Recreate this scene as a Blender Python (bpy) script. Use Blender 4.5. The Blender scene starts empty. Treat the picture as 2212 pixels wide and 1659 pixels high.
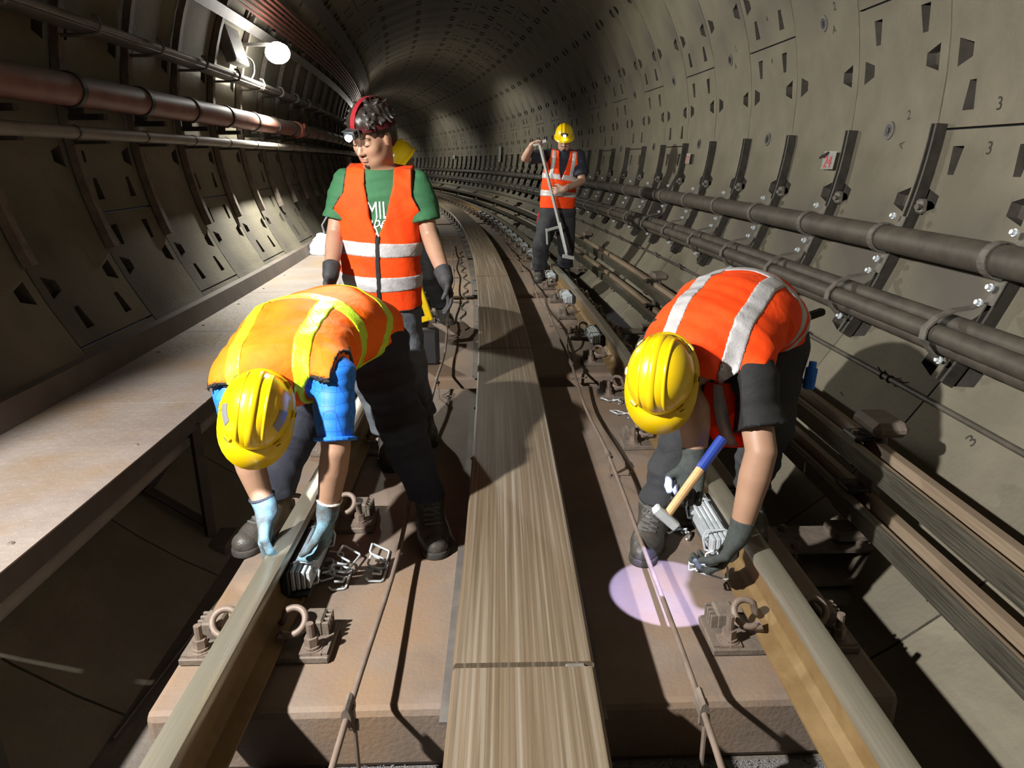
import bpy, bmesh, math, random
import numpy as np
from mathutils import Vector, Matrix
from mathutils.bvhtree import BVHTree

SC = bpy.context.scene
COL = SC.collection
random.seed(7)
PI = math.pi
RAD = 111.67                       # radius of the track curve

def Cw(s, o, z):
    """track coordinates (along the curve, across it, above the rail heads) -> world"""
    a = s / RAD
    return Vector((-RAD + (RAD + o) * math.cos(a), (RAD + o) * math.sin(a), z))

def frame(s, o, z):
    """placement matrix at a point of the track: x across, y along, z up"""
    return Matrix.Translation(Cw(s, o, z)) @ Matrix.Rotation(s / RAD, 4, 'Z')

# ------------------------------------------------------------------ camera
cam = bpy.data.cameras.new('camera')
cam_o = bpy.data.objects.new('camera', cam); COL.objects.link(cam_o)
cam.sensor_fit = 'HORIZONTAL'; cam.sensor_width = 36.0; cam.lens = 36.0 * 1530.0 / 2212.0
cam.clip_start = 0.05; cam.clip_end = 300
PITCH, YAW, ROLL = 0.307, -0.0053, 0.0114
_rt = Vector((math.cos(YAW), -math.sin(YAW), 0)); _f0 = Vector((math.sin(YAW), math.cos(YAW), 0)); _u0 = Vector((0, 0, 1))
_fw = _f0 * math.cos(PITCH) - _u0 * math.sin(PITCH); _up = _u0 * math.cos(PITCH) + _f0 * math.sin(PITCH)
_r2 = _rt * math.cos(ROLL) - _up * math.sin(ROLL); _u2 = _up * math.cos(ROLL) + _rt * math.sin(ROLL)
_m = Matrix((_r2, _u2, -_fw)).transposed().to_4x4(); _m.translation = (-0.0229, 0, 1.2128)
cam_o.matrix_world = _m
SC.camera = cam_o

# ------------------------------------------------------------------ world, exposure, lamps of the tunnel
w = bpy.data.worlds.new('tunnel_air'); SC.world = w; w.use_nodes = True
w.node_tree.nodes['Background'].inputs[0].default_value = (0.62, 0.66, 0.8, 1)
w.node_tree.nodes['Background'].inputs[1].default_value = 0.03
SC.view_settings.view_transform = 'Standard'; SC.view_settings.look = 'None'
SC.view_settings.gamma = 1.0; SC.view_settings.use_curve_mapping = False
SC.view_settings.exposure = 0.0

def point_lamp(name, loc, power, color, radius):
    l = bpy.data.lights.new(name, 'POINT'); l.energy = power; l.color = color; l.shadow_soft_size = radius
    o = bpy.data.objects.new(name, l); o.location = loc; COL.objects.link(o); return o

def spot_lamp(name, loc, target, power, color, angle, blend, radius):
    l = bpy.data.lights.new(name, 'SPOT'); l.energy = power; l.color = color; l.spot_size = angle; l.spot_blend = blend
    l.shadow_soft_size = radius
    o = bpy.data.objects.new(name, l); o.location = loc; COL.objects.link(o)
    o.rotation_euler = (Vector(target) - Vector(loc)).to_track_quat('-Z', 'Y').to_euler(); return o

LAMP_S = (8.15, 20.5, 33.0, 45.5)           # hooded lamp in view first, then unseen ones added to brighten the bend
# work light standing on the walkway beside the camera, thrown across the track
spot_lamp('work_light', (-2.12, 0.40, 2.28), (-2.12 + .75, 0.40 + .38, 2.28 - .54), 1300, (1.0, 0.955, 0.90), math.radians(107), 0.2, 0.04)
for k, s in enumerate(LAMP_S):
    q = Cw(s, -2.13, 2.165)
    spot_lamp('hooded_lamp_light', q, q + (Cw(s, 0, 0) - Cw(s, -1, 0)) * 0.62 + Vector((0, 0, -0.78)), (620, 620, 620, 620)[k], (1.0, 0.97, 0.86), math.radians(142), 0.3, 0.05)
    spot_lamp('hooded_lamp_spill', q, Cw(s - 0.25, -2.62, 1.72), (170, 90, 90, 90)[k], (1.0, 0.97, 0.86), math.radians(108), 0.5, 0.05)

# head torches
spot_lamp('torch_green', (-.700, 3.055, 1.315), (-.635, 2.20, .60), 60, (0.88, 0.93, 1.0), math.radians(24), 0.5, 0.012)
spot_lamp('torch_hammer', (.392, 1.990, .405), (.478, 2.085, -.2), 76, (0.52, 0.52, 1.0), math.radians(35), 0.10, 0.006)
spot_lamp('torch_lime', (-.806, 1.885, .352), (-.85, 2.11, .02), 16, (0.85, 0.92, 1.0), math.radians(34), 0.4, 0.010)
spot_lamp('torch_gauge', (.555, 8.395, 1.43), (.66, 7.35, -.2), 34, (0.78, 0.80, 1.0), math.radians(30), 0.3, 0.012)

# ------------------------------------------------------------------ helpers
def link(o): COL.objects.link(o); return o

def tag(o, label=None, cat=None, group=None, kind=None):
    if label: o['label'] = label
    if cat: o['category'] = cat
    if group: o['group'] = group
    if kind: o['kind'] = kind
    return o

def empty(name, M=None, label=None, cat=None, group=None, kind=None):
    o = link(bpy.data.objects.new(name, None)); o.empty_display_size = 0.05
    if M is not None: o.matrix_world = M if isinstance(M, Matrix) else Matrix.Translation(M)
    return tag(o, label, cat, group, kind)

def obj(name, me, m=None, parent=None, M=None):
    """one mesh object; with a parent its matrix is local to it"""
    if isinstance(me, bmesh.types.BMesh):
        d = bpy.data.meshes.new(name); me.to_mesh(d); me.free(); me = d
    if m is not None and not me.materials: me.materials.append(m)
    o = link(bpy.data.objects.new(name, me))
    if parent is not None: o.parent = parent
    if M is not None: o.matrix_basis = M
    return o

def smooth(me, ang=None):
    if isinstance(me, bpy.types.Object): me = me.data
    me.polygons.foreach_set('use_smooth', [True] * len(me.polygons))
    if ang:
        try: me.set_sharp_from_angle(angle=math.radians(ang))
        except Exception: pass
    return me

def copy_tree(o, parent=None):
    c = o.copy(); link(c)
    if parent is not None: c.parent = parent
    for ch in o.children: copy_tree(ch, c)
    return c

def B(): return bmesh.new()

def bx(bm, c, s, M=None, bev=0.0):
    """box of size s at c"""
    r = bmesh.ops.create_cube(bm, size=1.0)
    vs = r['verts']
    T = Matrix.Translation(c) @ Matrix.Diagonal((s[0], s[1], s[2], 1))
    if M is not None: T = M @ T
    bmesh.ops.transform(bm, matrix=T, verts=vs)
    if bev > 0:
        es = list({e for v in vs for e in v.link_edges})
        bmesh.ops.bevel(bm, geom=es, offset=bev, segments=1, affect='EDGES', profile=0.5)
    return bm

def cyl(bm, a, b, r, r2=None, n=10, caps=True):
    a, b = Vector(a), Vector(b); d = b - a
    q = d.to_track_quat('Z', 'Y').to_matrix().to_4x4()
    bmesh.ops.create_cone(bm, cap_ends=caps, segments=n, radius1=r, radius2=r if r2 is None else r2, depth=d.length,
                          matrix=Matrix.Translation((a + b) / 2) @ q)
    return bm

def sph(bm, c, r, M=None, u=12, v=8):
    T = Matrix.Translation(c) @ Matrix.Diagonal((*(r if hasattr(r, '__len__') else (r, r, r)), 1))
    bmesh.ops.create_uvsphere(bm, u_segments=u, v_segments=v, radius=1.0, matrix=T if M is None else M @ T); return bm

def tube(bm, pts, r, n=8, closed=False, caps=True):
    """round bar along a polyline (rotation-minimising frames)"""
    P = [Vector(p) for p in pts]; N = len(P)
    T = []
    for i in range(N):
        a = P[i - 1] if (i > 0 or closed) else P[i]; b = P[(i + 1) % N] if (i < N - 1 or closed) else P[i]
        T.append((b - a).normalized())
    nrm = T[0].orthogonal().normalized(); rings = []
    for i in range(N):
        nrm = (nrm - T[i] * nrm.dot(T[i])).normalized(); bi = T[i].cross(nrm)
        rr = r[i] if hasattr(r, '__len__') else r
        rings.append([bm.verts.new(P[i] + (nrm * math.cos(2 * PI * k / n) + bi * math.sin(2 * PI * k / n)) * rr) for k in range(n)])
    for i in range(N if closed else N - 1):
        A, Bq = rings[i], rings[(i + 1) % N]
        for k in range(n):
            bm.faces.new((A[k], A[(k + 1) % n], Bq[(k + 1) % n], Bq[k]))
    if caps and not closed:
        bm.faces.new(rings[0][::-1]); bm.faces.new(rings[-1])
    return bm

def arc(c, u, v, r, a0, a1, n):
    c, u, v = Vector(c), Vector(u), Vector(v)
    return [c + u * (r * math.cos(a0 + (a1 - a0) * i / n)) + v * (r * math.sin(a0 + (a1 - a0) * i / n)) for i in range(n + 1)]

def sweep(name, prof, s0, s1, step, closed=True, caps=True):
    """profile [(o, z)...] swept along the track; UV = (perimeter, length) in metres"""
    n = max(1, int(round((s1 - s0) / step))); k = len(prof)
    vs = []; fs = []; uv = []
    per = [0.0]
    for i in range(k):
        a, b = prof[i], prof[(i + 1) % k]; per.append(per[-1] + math.hypot(b[0] - a[0], b[1] - a[1]))
    for i in range(n + 1):
        s = s0 + (s1 - s0) * i / n
        vs += [tuple(Cw(s, o, z)) for o, z in prof]
    m = k if closed else k - 1
    for i in range(n):
        sa = s0 + (s1 - s0) * i / n; sb = s0 + (s1 - s0) * (i + 1) / n
        for j in range(m):
            j2 = (j + 1) % k
            fs.append((i * k + j, i * k + j2, (i + 1) * k + j2, (i + 1) * k + j))
            uv += [(per[j], sa), (per[j + 1], sa), (per[j + 1], sb), (per[j], sb)]
    if closed and caps:
        fs.append(tuple(range(k))[::-1]); uv += [prof[j] for j in range(k)][::-1]
        fs.append(tuple(n * k + j for j in range(k))); uv += [prof[j] for j in range(k)]
    me = bpy.data.meshes.new(name); me.from_pydata(vs, [], fs)
    l = me.uv_layers.new(name='UVMap'); l.data.foreach_set('uv', [c for p in uv for c in p])
    bm = bmesh.new(); bm.from_mesh(me); bmesh.ops.recalc_face_normals(bm, faces=bm.faces); bm.to_mesh(me); bm.free()
    return me

def circ(o, z, r, n=12, a0=0.0):
    return [(o + r * math.cos(a0 + 2 * PI * i / n), z + r * math.sin(a0 + 2 * PI * i / n)) for i in range(n)]

def rod(name, o, z, r, s0, s1, step=0.3, n=12):
    me = sweep(name, circ(o, z, r, n), s0, s1, step); smooth(me, 50); return me

# ------------------------------------------------------------------ materials
def mat(name, col, rough=0.6, metal=0.0, col2=None, scale=6.0, bump=0.0, bscale=60.0, spec=0.5, stretch=None, uvs=False, wr=0.0, wscale=8.0,
        contrast=(0.35, 0.65), detail=6.0, emis=None, es=0.0, col3=None, scale3=1.5, r2=None, coat=0.0):
    m = bpy.data.materials.new(name); m.use_nodes = True
    nt = m.node_tree; N = nt.nodes; L = nt.links; b = N['Principled BSDF']
    b.inputs['Base Color'].default_value = (*col, 1); b.inputs['Roughness'].default_value = rough; b.inputs['Metallic'].default_value = metal
    b.inputs['Specular IOR Level'].default_value = spec
    if coat: b.inputs['Coat Weight'].default_value = coat; b.inputs['Coat Roughness'].default_value = 0.15
    if emis: b.inputs['Emission Color'].default_value = (*emis, 1); b.inputs['Emission Strength'].default_value = es
    tc = N.new('ShaderNodeTexCoord'); src = tc.outputs['UV' if uvs else 'Object']
    if stretch:
        mp = N.new('ShaderNodeMapping'); mp.inputs['Scale'].default_value = stretch; L.new(src, mp.inputs[0]); src = mp.outputs[0]
    if col2:
        n = N.new('ShaderNodeTexNoise'); n.inputs['Scale'].default_value = scale; n.inputs['Detail'].default_value = detail
        n.inputs['Roughness'].default_value = 0.62; L.new(src, n.inputs['Vector'])
        cr = N.new('ShaderNodeValToRGB'); cr.color_ramp.elements[0].position = contrast[0]; cr.color_ramp.elements[1].position = contrast[1]
        cr.color_ramp.elements[0].color = (*col, 1); cr.color_ramp.elements[1].color = (*col2, 1)
        L.new(n.outputs[0], cr.inputs[0]); out = cr.outputs[0]
        if col3:
            n3 = N.new('ShaderNodeTexNoise'); n3.inputs['Scale'].default_value = scale3; n3.inputs['Detail'].default_value = 4
            L.new(src, n3.inputs['Vector'])
            c3 = N.new('ShaderNodeValToRGB'); c3.color_ramp.elements[0].position = 0.5; c3.color_ramp.elements[1].position = 0.68
            L.new(n3.outputs[0], c3.inputs[0])
            mx = N.new('ShaderNodeMixRGB'); mx.inputs[2].default_value = (*col3, 1); L.new(c3.outputs[0], mx.inputs[0]); L.new(out, mx.inputs[1]); out = mx.outputs[0]
        L.new(out, b.inputs['Base Color'])
        if r2 is not None:
            mr = N.new('ShaderNodeMapRange'); mr.inputs[1].default_value = contrast[0]; mr.inputs[2].default_value = contrast[1]
            mr.inputs[3].default_value = rough; mr.inputs[4].default_value = r2; L.new(n.outputs[0], mr.inputs[0]); L.new(mr.outputs[0], b.inputs['Roughness'])
    if wr:
        nw = N.new('ShaderNodeTexNoise'); nw.inputs['Scale'].default_value = wscale; nw.inputs['Detail'].default_value = 3; nw.inputs['Distortion'].default_value = 0.9; L.new(src, nw.inputs['Vector'])
        bw = N.new('ShaderNodeBump'); bw.inputs['Strength'].default_value = wr; bw.inputs['Distance'].default_value = 0.03; L.new(nw.outputs[0], bw.inputs['Height']); L.new(bw.outputs[0], b.inputs['Normal'])
    if bump:
        nb = N.new('ShaderNodeTexNoise'); nb.inputs['Scale'].default_value = bscale; nb.inputs['Detail'].default_value = 5; L.new(src, nb.inputs['Vector'])
        bp = N.new('ShaderNodeBump'); bp.inputs['Strength'].default_value = bump; bp.inputs['Distance'].default_value = 0.02
        L.new(nb.outputs[0], bp.inputs['Height'])
        if wr: L.new(bw.outputs[0], bp.inputs['Normal'])
        L.new(bp.outputs[0], b.inputs['Normal'])
    return m

MT = {}
MT['lining'] = mat('lining_concrete', (0.133, 0.120, 0.087), 0.85, col2=(0.189, 0.173, 0.125), scale=2.2, bump=0.25, bscale=45, col3=(0.091, 0.081, 0.066), scale3=1.1)
MT['pocket'] = mat('pocket_shade', (0.040, 0.035, 0.028), 0.9, col2=(0.07, 0.062, 0.05), scale=8)  # bolt recesses coloured dark to stand in for the shade inside them
MT['slab'] = mat('dusty_slab', (0.1542, 0.1174, 0.0902), 0.8, col2=(0.2085, 0.1620, 0.1280), scale=3.5, bump=0.12, bscale=70, col3=(0.2153, 0.1436, 0.0892), scale3=2.6)
MT['invert'] = mat('invert_concrete', (0.096, 0.084, 0.072), 0.9, col2=(0.144, 0.126, 0.108), scale=3, bump=0.4, bscale=30)
MT['grit'] = mat('sparkling_grit', (0.22, 0.21, 0.21), 0.45, col2=(0.75, 0.74, 0.75), scale=260, bump=1.0, bscale=230, contrast=(0.55, 0.68))
MT['rail_rust'] = mat('rail_rust', (0.160, 0.100, 0.038), 0.6, col2=(0.216, 0.144, 0.064), scale=9, bump=0.06, bscale=120, stretch=(1, 1, 1), metal=0.15)
MT['rail_dark'] = mat('rail_dark_rust', (0.085, 0.06, 0.047), 0.75, col2=(0.13, 0.09, 0.07), scale=14, bump=0.1)
MT['rail_head'] = mat('rail_head', (0.36, 0.34, 0.27), 0.24, 0.6, col2=(0.27, 0.25, 0.19), scale=14, uvs=True, stretch=(30, 0.15, 1), bump=0.03, bscale=90, r2=0.36)
MT['plate'] = mat('reaction_plate', (0.0941, 0.0694, 0.0426), 0.55, 0.1, col2=(0.1792, 0.1366, 0.0896), scale=4, uvs=True, stretch=(38, 0.3, 1), bump=0.15, bscale=30, contrast=(0.32, 0.62), detail=9, col3=(0.2598, 0.2285, 0.1837), scale3=1.7, r2=0.45)
MT['plate_side'] = mat('plate_side', (0.150, 0.120, 0.086), 0.7, col2=(0.225, 0.180, 0.128), scale=12)
MT['steel_dirty'] = mat('dirty_steel', (0.115, 0.094, 0.076), 0.7, 0.1, col2=(0.180, 0.148, 0.119), scale=14, bump=0.15, bscale=80)
MT['clip'] = mat('spring_clip', (0.150, 0.116, 0.094), 0.6, 0.15, col2=(0.225, 0.176, 0.143), scale=25)
MT['zinc'] = mat('zinc_steel', (0.52, 0.58, 0.62), 0.38, 0.3, col2=(0.66, 0.72, 0.76), scale=30)
MT['rubber'] = mat('black_rubber', (0.018, 0.018, 0.02), 0.5)
MT['channel'] = mat('dark_channel', (0.028, 0.026, 0.022), 0.55, 0.2, col2=(0.048, 0.042, 0.034), scale=20)
MT['cable'] = mat('dusty_cable', (0.044, 0.040, 0.032), 0.6, col2=(0.084, 0.070, 0.054), scale=9, bump=0.05)
MT['clamp'] = mat('cable_clamp', (0.088, 0.080, 0.068), 0.6, 0.1, col2=(0.152, 0.140, 0.120), scale=22)
MT['cond'] = mat('conductor_face', (0.34, 0.32, 0.25), 0.25, 0.75, col2=(0.08, 0.075, 0.06), scale=9, uvs=True, stretch=(20, 0.4, 1), r2=0.4)
MT['cond_top'] = mat('conductor_body', (0.184, 0.136, 0.092), 0.5, 0.2, col2=(0.256, 0.200, 0.140), scale=9, uvs=True, stretch=(20, 0.4, 1))
MT['walk'] = mat('walkway_plate', (0.224, 0.187, 0.163), 0.6, 0.2, col2=(0.286, 0.245, 0.218), scale=2.5, bump=0.2, bscale=26, col3=(0.258, 0.177, 0.102), scale3=1.6)
MT['walk_dark'] = mat('walkway_frame', (0.049, 0.041, 0.035), 0.75, col2=(0.077, 0.063, 0.052), scale=9)
MT['kick'] = mat('kick_plate', (0.105, 0.087, 0.073), 0.75, col2=(0.140, 0.115, 0.098), scale=5)
def dusty_pipe():
    """red paint with grey dust settled on its upper side"""
    m = mat('red_pipe', (0.15, 0.058, 0.043), 0.55, col2=(0.20, 0.095, 0.075), scale=5); nt = m.node_tree; N = nt.nodes; L = nt.links; b = N['Principled BSDF']
    g = N.new('ShaderNodeNewGeometry'); sx = N.new('ShaderNodeSeparateXYZ'); L.new(g.outputs['Normal'], sx.inputs[0])
    r = N.new('ShaderNodeMapRange'); r.inputs[1].default_value = 0.05; r.inputs[2].default_value = 0.6; L.new(sx.outputs[2], r.inputs[0])
    x = N.new('ShaderNodeMixRGB'); x.inputs[2].default_value = (0.155, 0.125, 0.10, 1); L.new(b.inputs['Base Color'].links[0].from_socket, x.inputs[1]); L.new(r.outputs[0], x.inputs[0]); L.new(x.outputs[0], b.inputs['Base Color'])
    return m
MT['redpipe'] = dusty_pipe()
MT['coupling'] = mat('orange_coupling', (0.5, 0.16, 0.10), 0.6)
MT['greypipe'] = mat('grey_pipe', (0.168, 0.147, 0.126), 0.6, col2=(0.224, 0.196, 0.168), scale=6)
MT['redcable'] = mat('red_cable', (0.17, 0.05, 0.036), 0.6)
MT['tray'] = mat('cable_tray', (0.120, 0.112, 0.104), 0.6, 0.3, col2=(0.176, 0.160, 0.144), scale=8)
MT['white'] = mat('white_enamel', (0.562, 0.555, 0.525), 0.5)
MT['ink'] = mat('stencil_ink', (0.03, 0.028, 0.022), 0.9)
MT['red_ink'] = mat('red_paint', (0.55, 0.045, 0.05), 0.6)
MT['lamp'] = mat('lamp_glass', (1, 1, 1), 0.3, emis=(1.0, 0.98, 0.92), es=60.0)
MT['led'] = mat('led_lens', (1, 1, 1), 0.2, emis=(0.86, 0.92, 1.0), es=40.0)
MT['led_dim'] = mat('led_small', (0.7, 0.8, 1), 0.2, emis=(0.5, 0.62, 1.0), es=3.0)
# ------------------------------------------------------------------ tunnel lining
TX, TZ, TR, RING, S0 = -0.22, 1.53, 2.445, 0.88, 3.79

def Pw(s, phi, r=TR):
    a = math.radians(phi); return Cw(s, TX + r * math.cos(a), TZ + r * math.sin(a))

def ringM(i):
    """moves something built on the ring that starts at s = 0 to ring i"""
    return Matrix.Translation((-RAD, 0, 0)) @ Matrix.Rotation((S0 + RING * i) / RAD, 4, 'Z') @ Matrix.Translation((RAD, 0, 0))

PITCH_P = 16.6
P_ALL = [3.7 + PITCH_P * k for k in range(-3, 14)]
J_EVEN = [12.0 + 4 * PITCH_P * k for k in (0, 1, 2, 3)]
J_ODD = [-4.6 + 4 * PITCH_P * k for k in (0, 1, 2, 3)]

def segment_mesh(name, p0, p1, joint_lo, joint_hi):
    """one lining segment between two angles with its bolt pockets"""
    G = 0.0055; g = 0.13
    lo, hi = p0 + g, p1 - g
    pk = []
    for p in P_ALL:
        if lo + 2.2 < p < hi - 2.2:
            pk.append((0.075, 0.185, p - 1.55, p + 1.55, 's-'))
            pk.append((RING - 0.185, RING - 0.075, p - 1.55, p + 1.55, 's+'))
    for on, p, d in ((joint_lo, lo + 3.4, 'p-'), (joint_hi, hi - 3.4, 'p+')):
        if on:
            pk.append((0.17, 0.255, p - 1.6, p + 1.6, d)); pk.append((0.625, 0.71, p - 1.6, p + 1.6, d))
    S = sorted({G, RING - G, 0.44} | {round(v, 4) for q in pk for v in q[:2]})
    n = max(2, int((hi - lo) / 5.0)); F = {lo + (hi - lo) * k / n for k in range(n + 1)}
    for q in pk: F |= {q[2], q[3]}
    F = sorted(F)
    for k in range(len(F) - 2, 0, -1):
        if F[k] - F[k - 1] < 0.3 and not any(abs(F[k] - q[2]) < 1e-6 or abs(F[k] - q[3]) < 1e-6 for q in pk): F.pop(k)
    vs = []; fs = []; mi = []; ix = {}
    def V(s, p, r=TR):
        key = (round(s, 4), round(p, 3), round(r, 4))
        if key not in ix: ix[key] = len(vs); vs.append(tuple(Pw(s, p, r)))
        return ix[key]
    inside = lambda s, p: next((q for q in pk if q[0] - 1e-6 < s < q[1] + 1e-6 and q[2] - 1e-6 < p < q[3] + 1e-6), None)
    for i in range(len(S) - 1):
        for j in range(len(F) - 1):
            if inside((S[i] + S[i + 1]) / 2, (F[j] + F[j + 1]) / 2): continue
            fs.append((V(S[i], F[j]), V(S[i], F[j + 1]), V(S[i + 1], F[j + 1]), V(S[i + 1], F[j]))); mi.append(0)
    for (a, b, c, d, side) in pk:
        m = 0.27 * (d - c); ms = 0.22 * (b - a)
        if side == 's-': T = [(a, c, 1), (a, d, 1), (b, d - m, 0), (b, c + m, 0)]; tri = [((b, d), (b, d - m), (a, d)), ((b, c), (a, c), (b, c + m))]
        elif side == 's+': T = [(a, c + m, 0), (a, d - m, 0), (b, d, 1), (b, c, 1)]; tri = [((a, d), (b, d), (a, d - m)), ((a, c), (a, c + m), (b, c))]
        elif side == 'p-': T = [(a, c, 1), (a + ms, d, 0), (b - ms, d, 0), (b, c, 1)]; tri = [((a, d), (a + ms, d), (a, c)), ((b, d), (b, c), (b - ms, d))]
        else: T = [(a + ms, c, 0), (a, d, 1), (b, d, 1), (b - ms, c, 0)]; tri = [((a, c), (a, d), (a + ms, c)), ((b, c), (b - ms, c), (b, d))]
        for t in tri: fs.append(tuple(V(*q) for q in t)); mi.append(0)
        cs, cp = (a + b) / 2, (c + d) / 2
        bot = [V(cs + (s - cs) * 0.86, cp + (p - cp) * 0.86, TR + (0.11 if deep else 0.045)) for s, p, deep in T]
        top = [V(s, p) for s, p, _ in T]
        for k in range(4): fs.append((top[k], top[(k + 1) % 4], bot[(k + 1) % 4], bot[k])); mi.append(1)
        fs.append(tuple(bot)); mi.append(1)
    # joint faces round the rim
    e = 0.05
    for i in range(len(S) - 1):
        for p in (F[0], F[-1]): fs.append((V(S[i], p), V(S[i + 1], p), V(S[i + 1], p, TR + e), V(S[i], p, TR + e))); mi.append(0)
    for j in range(len(F) - 1):
        for s in (S[0], S[-1]): fs.append((V(s, F[j]), V(s, F[j + 1]), V(s, F[j + 1], TR + e), V(s, F[j], TR + e))); mi.append(0)
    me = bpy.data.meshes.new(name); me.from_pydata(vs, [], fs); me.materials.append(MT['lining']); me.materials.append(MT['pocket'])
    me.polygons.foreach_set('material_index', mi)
    # normals towards the middle of the tunnel
    bm = bmesh.new(); bm.from_mesh(me)
    bmesh.ops.recalc_face_normals(bm, faces=bm.faces); bm.to_mesh(me); bm.free()
    return me

def seg_defs(J):
    e = [-63.0] + J + [243.0]
    e = [x for x in e if x <= 243.0]
    return [(e[k], e[k + 1], k > 0, k < len(e) - 2) for k in range(len(e) - 1)]

wall_right = empty('wall_right', kind='structure'); wall_left = empty('wall_left', kind='structure'); ceiling = empty('ceiling', kind='structure')
SEG = {}
for par, J in ((0, J_EVEN), (1, J_ODD), (2, J_ODD[1:])):
    for (a, b, l, h) in seg_defs(J):
        SEG.setdefault(par, []).append(((a + b) / 2, segment_mesh('segment', a, b, l, h)))
N_IND, N_FAR = 32, 76
# raised grout sockets
gb = B()
def grout_mesh(phi):
    bm = B(); c = Pw(0.44, phi, TR - 0.004); n = (Pw(0.44, phi, TR - 0.1) - Pw(0.44, phi, TR)).normalized()
    cyl(bm, c - n * 0.02, c + n * 0.006, 0.052, n=18); me = bpy.data.meshes.new('grout_socket'); bm.to_mesh(me); bm.free()
    me.materials.append(MT['clamp']); return me
def grout_core(phi):
    bm = B(); c = Pw(0.44, phi, TR - 0.004); n = (Pw(0.44, phi, TR - 0.1) - Pw(0.44, phi, TR)).normalized()
    bmesh.ops.create_circle(bm, segments=18, radius=0.034, cap_ends=True, matrix=Matrix.Translation(c + n * 0.0075) @ n.to_track_quat('Z', 'Y').to_matrix().to_4x4())
    cyl(bm, c, c + n * 0.012, 0.016, n=8)
    me = bpy.data.meshes.new('grout_plug'); bm.to_mesh(me); bm.free(); me.materials.append(MT['rubber']); return me
gb.free()
GR = {0: (grout_mesh(-4.3), grout_core(-4.3)), 1: (grout_mesh(12.3), grout_core(12.3))}
for i in range(-6, N_IND):
    for mid, me in SEG[2 if i in (1, 3) else i % 2]:
        par = wall_right if mid < 45 else (ceiling if mid < 115 else wall_left)
        so = obj('segment', me, None, par, ringM(i))
        if mid < 45 and i < 12 and ((i % 2 == 1 and (-4.6 < mid or i in (1, 3))) or (i % 2 == 0 and mid < 12)):
            g = obj('grout_socket', GR[i % 2][0], None, so); obj('grout_plug', GR[i % 2][1], None, so)
# the far rings, too small to pick apart
for nm, par, sel in (('wall_right', wall_right, lambda m: m < 45), ('ceiling', ceiling, lambda m: 45 <= m < 115), ('wall_left', wall_left, lambda m: m >= 115)):
    vs = []; fs = []; mi = []
    for i in range(N_IND, N_FAR):
        M = ringM(i)
        for mid, me in SEG[i % 2]:
            if not sel(mid): continue
            b = len(vs); vs += [tuple(M @ v.co) for v in me.vertices]
            fs += [tuple(b + k for k in p.vertices) for p in me.polygons]; mi += [p.material_index for p in me.polygons]
    me = bpy.data.meshes.new('far_segments'); me.from_pydata(vs, [], fs); me.materials.append(MT['lining']); me.materials.append(MT['pocket'])
    me.polygons.foreach_set('material_index', mi)
    tag(obj('far_segments', me, None, par), kind='stuff')

# floor of the tunnel: invert, raised bed under the slabs
floor = empty('floor', kind='structure')
obj('invert', sweep('invert', [(-1.75, -0.62), (-1.10, -0.62), (-1.05, -0.40), (1.05, -0.40), (1.10, -0.58), (1.32, -0.50), (1.32, -0.85), (-1.75, -0.85)], -5, 62, 0.6), MT['invert'], floor)

# ------------------------------------------------------------------ stencilled marks
def text_mesh(txt, size, shear=0.0):
    c = bpy.data.curves.new('txt', 'FONT'); c.body = txt; c.size = size; c.align_x = 'CENTER'; c.align_y = 'CENTER'; c.resolution_u = 2; c.shear = shear
    o = bpy.data.objects.new('txt', c); COL.objects.link(o); bpy.context.view_layer.update()
    dg = bpy.context.evaluated_depsgraph_get(); me = bpy.data.meshes.new_from_object(o.evaluated_get(dg))
    bpy.data.objects.remove(o); bpy.data.curves.remove(c); me.materials.clear(); return me

def wall_text(txt, s, phi, size, m, parent, rot=0.0, r=TR - 0.003):
    me = text_mesh(txt, size); c, sn = math.cos(rot), math.sin(rot)
    for v in me.vertices:
        x, y = v.co.x * c - v.co.y * sn, v.co.x * sn + v.co.y * c
        v.co = Pw(s - x, phi + math.degrees(y / TR), r)
    return obj('stencil_mark', me, m, parent)

for (t, f, p, sz, rt) in (('2', 0.31, -2.6, 0.075, 0.2), ('A', 0.32, -6.2, 0.065, 1.4), ('3', -0.49, -2.4, 0.085, 0.1), ('3', -0.50, -6.9, 0.085, 0.1), ('2', 1.32, 14.0, 0.075, 0.1),
                          ('A', 1.35, 10.9, 0.07, 0.1), ('2', 3.32, 13.9, 0.07, 0.1), ('A', 3.38, 10.7, 0.07, 0.1), ('3', -1.42, -34.6, 0.085, 1.3), ('1', -0.42, -37.6, 0.07, 1.4),
                          ('4', 2.5, 16.6, 0.06, 0.3), ('4', 2.5, 9.4, 0.06, 0.1)):
    wall_text(t, S0 + f * RING, p, sz, MT['ink'], wall_right, rt)
# ------------------------------------------------------------------ track slabs
def slab_mesh(ln):
    bm = B(); bx(bm, (0, 0, -0.30), (2.06, ln, 0.20))
    es = [e for e in bm.edges]
    bmesh.ops.bevel(bm, geom=es, offset=0.022, segments=2, affect='EDGES', profile=0.5)
    # rounded corners on the outer side and small holes are left to the edges' wear
    return bm
SLAB0, SLAB_P, SLAB_L = 1.565, 3.08, 2.83
me = bpy.data.meshes.new('slab'); b = slab_mesh(SLAB_L); b.to_mesh(me); b.free(); me.materials.append(MT['slab'])
for k in range(-2, 12):
    obj('slab', me, None, floor, frame(SLAB0 + SLAB_P * k + SLAB_L / 2, 0, 0))
# short slabs cannot follow the bend far away: one continuous bed there
obj('far_slab', sweep('far_slab', [(-1.03, -0.2), (1.03, -0.2), (1.03, -0.4), (-1.03, -0.4)], SLAB0 + SLAB_P * 12, 62, 0.8), MT['slab'], floor)
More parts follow.
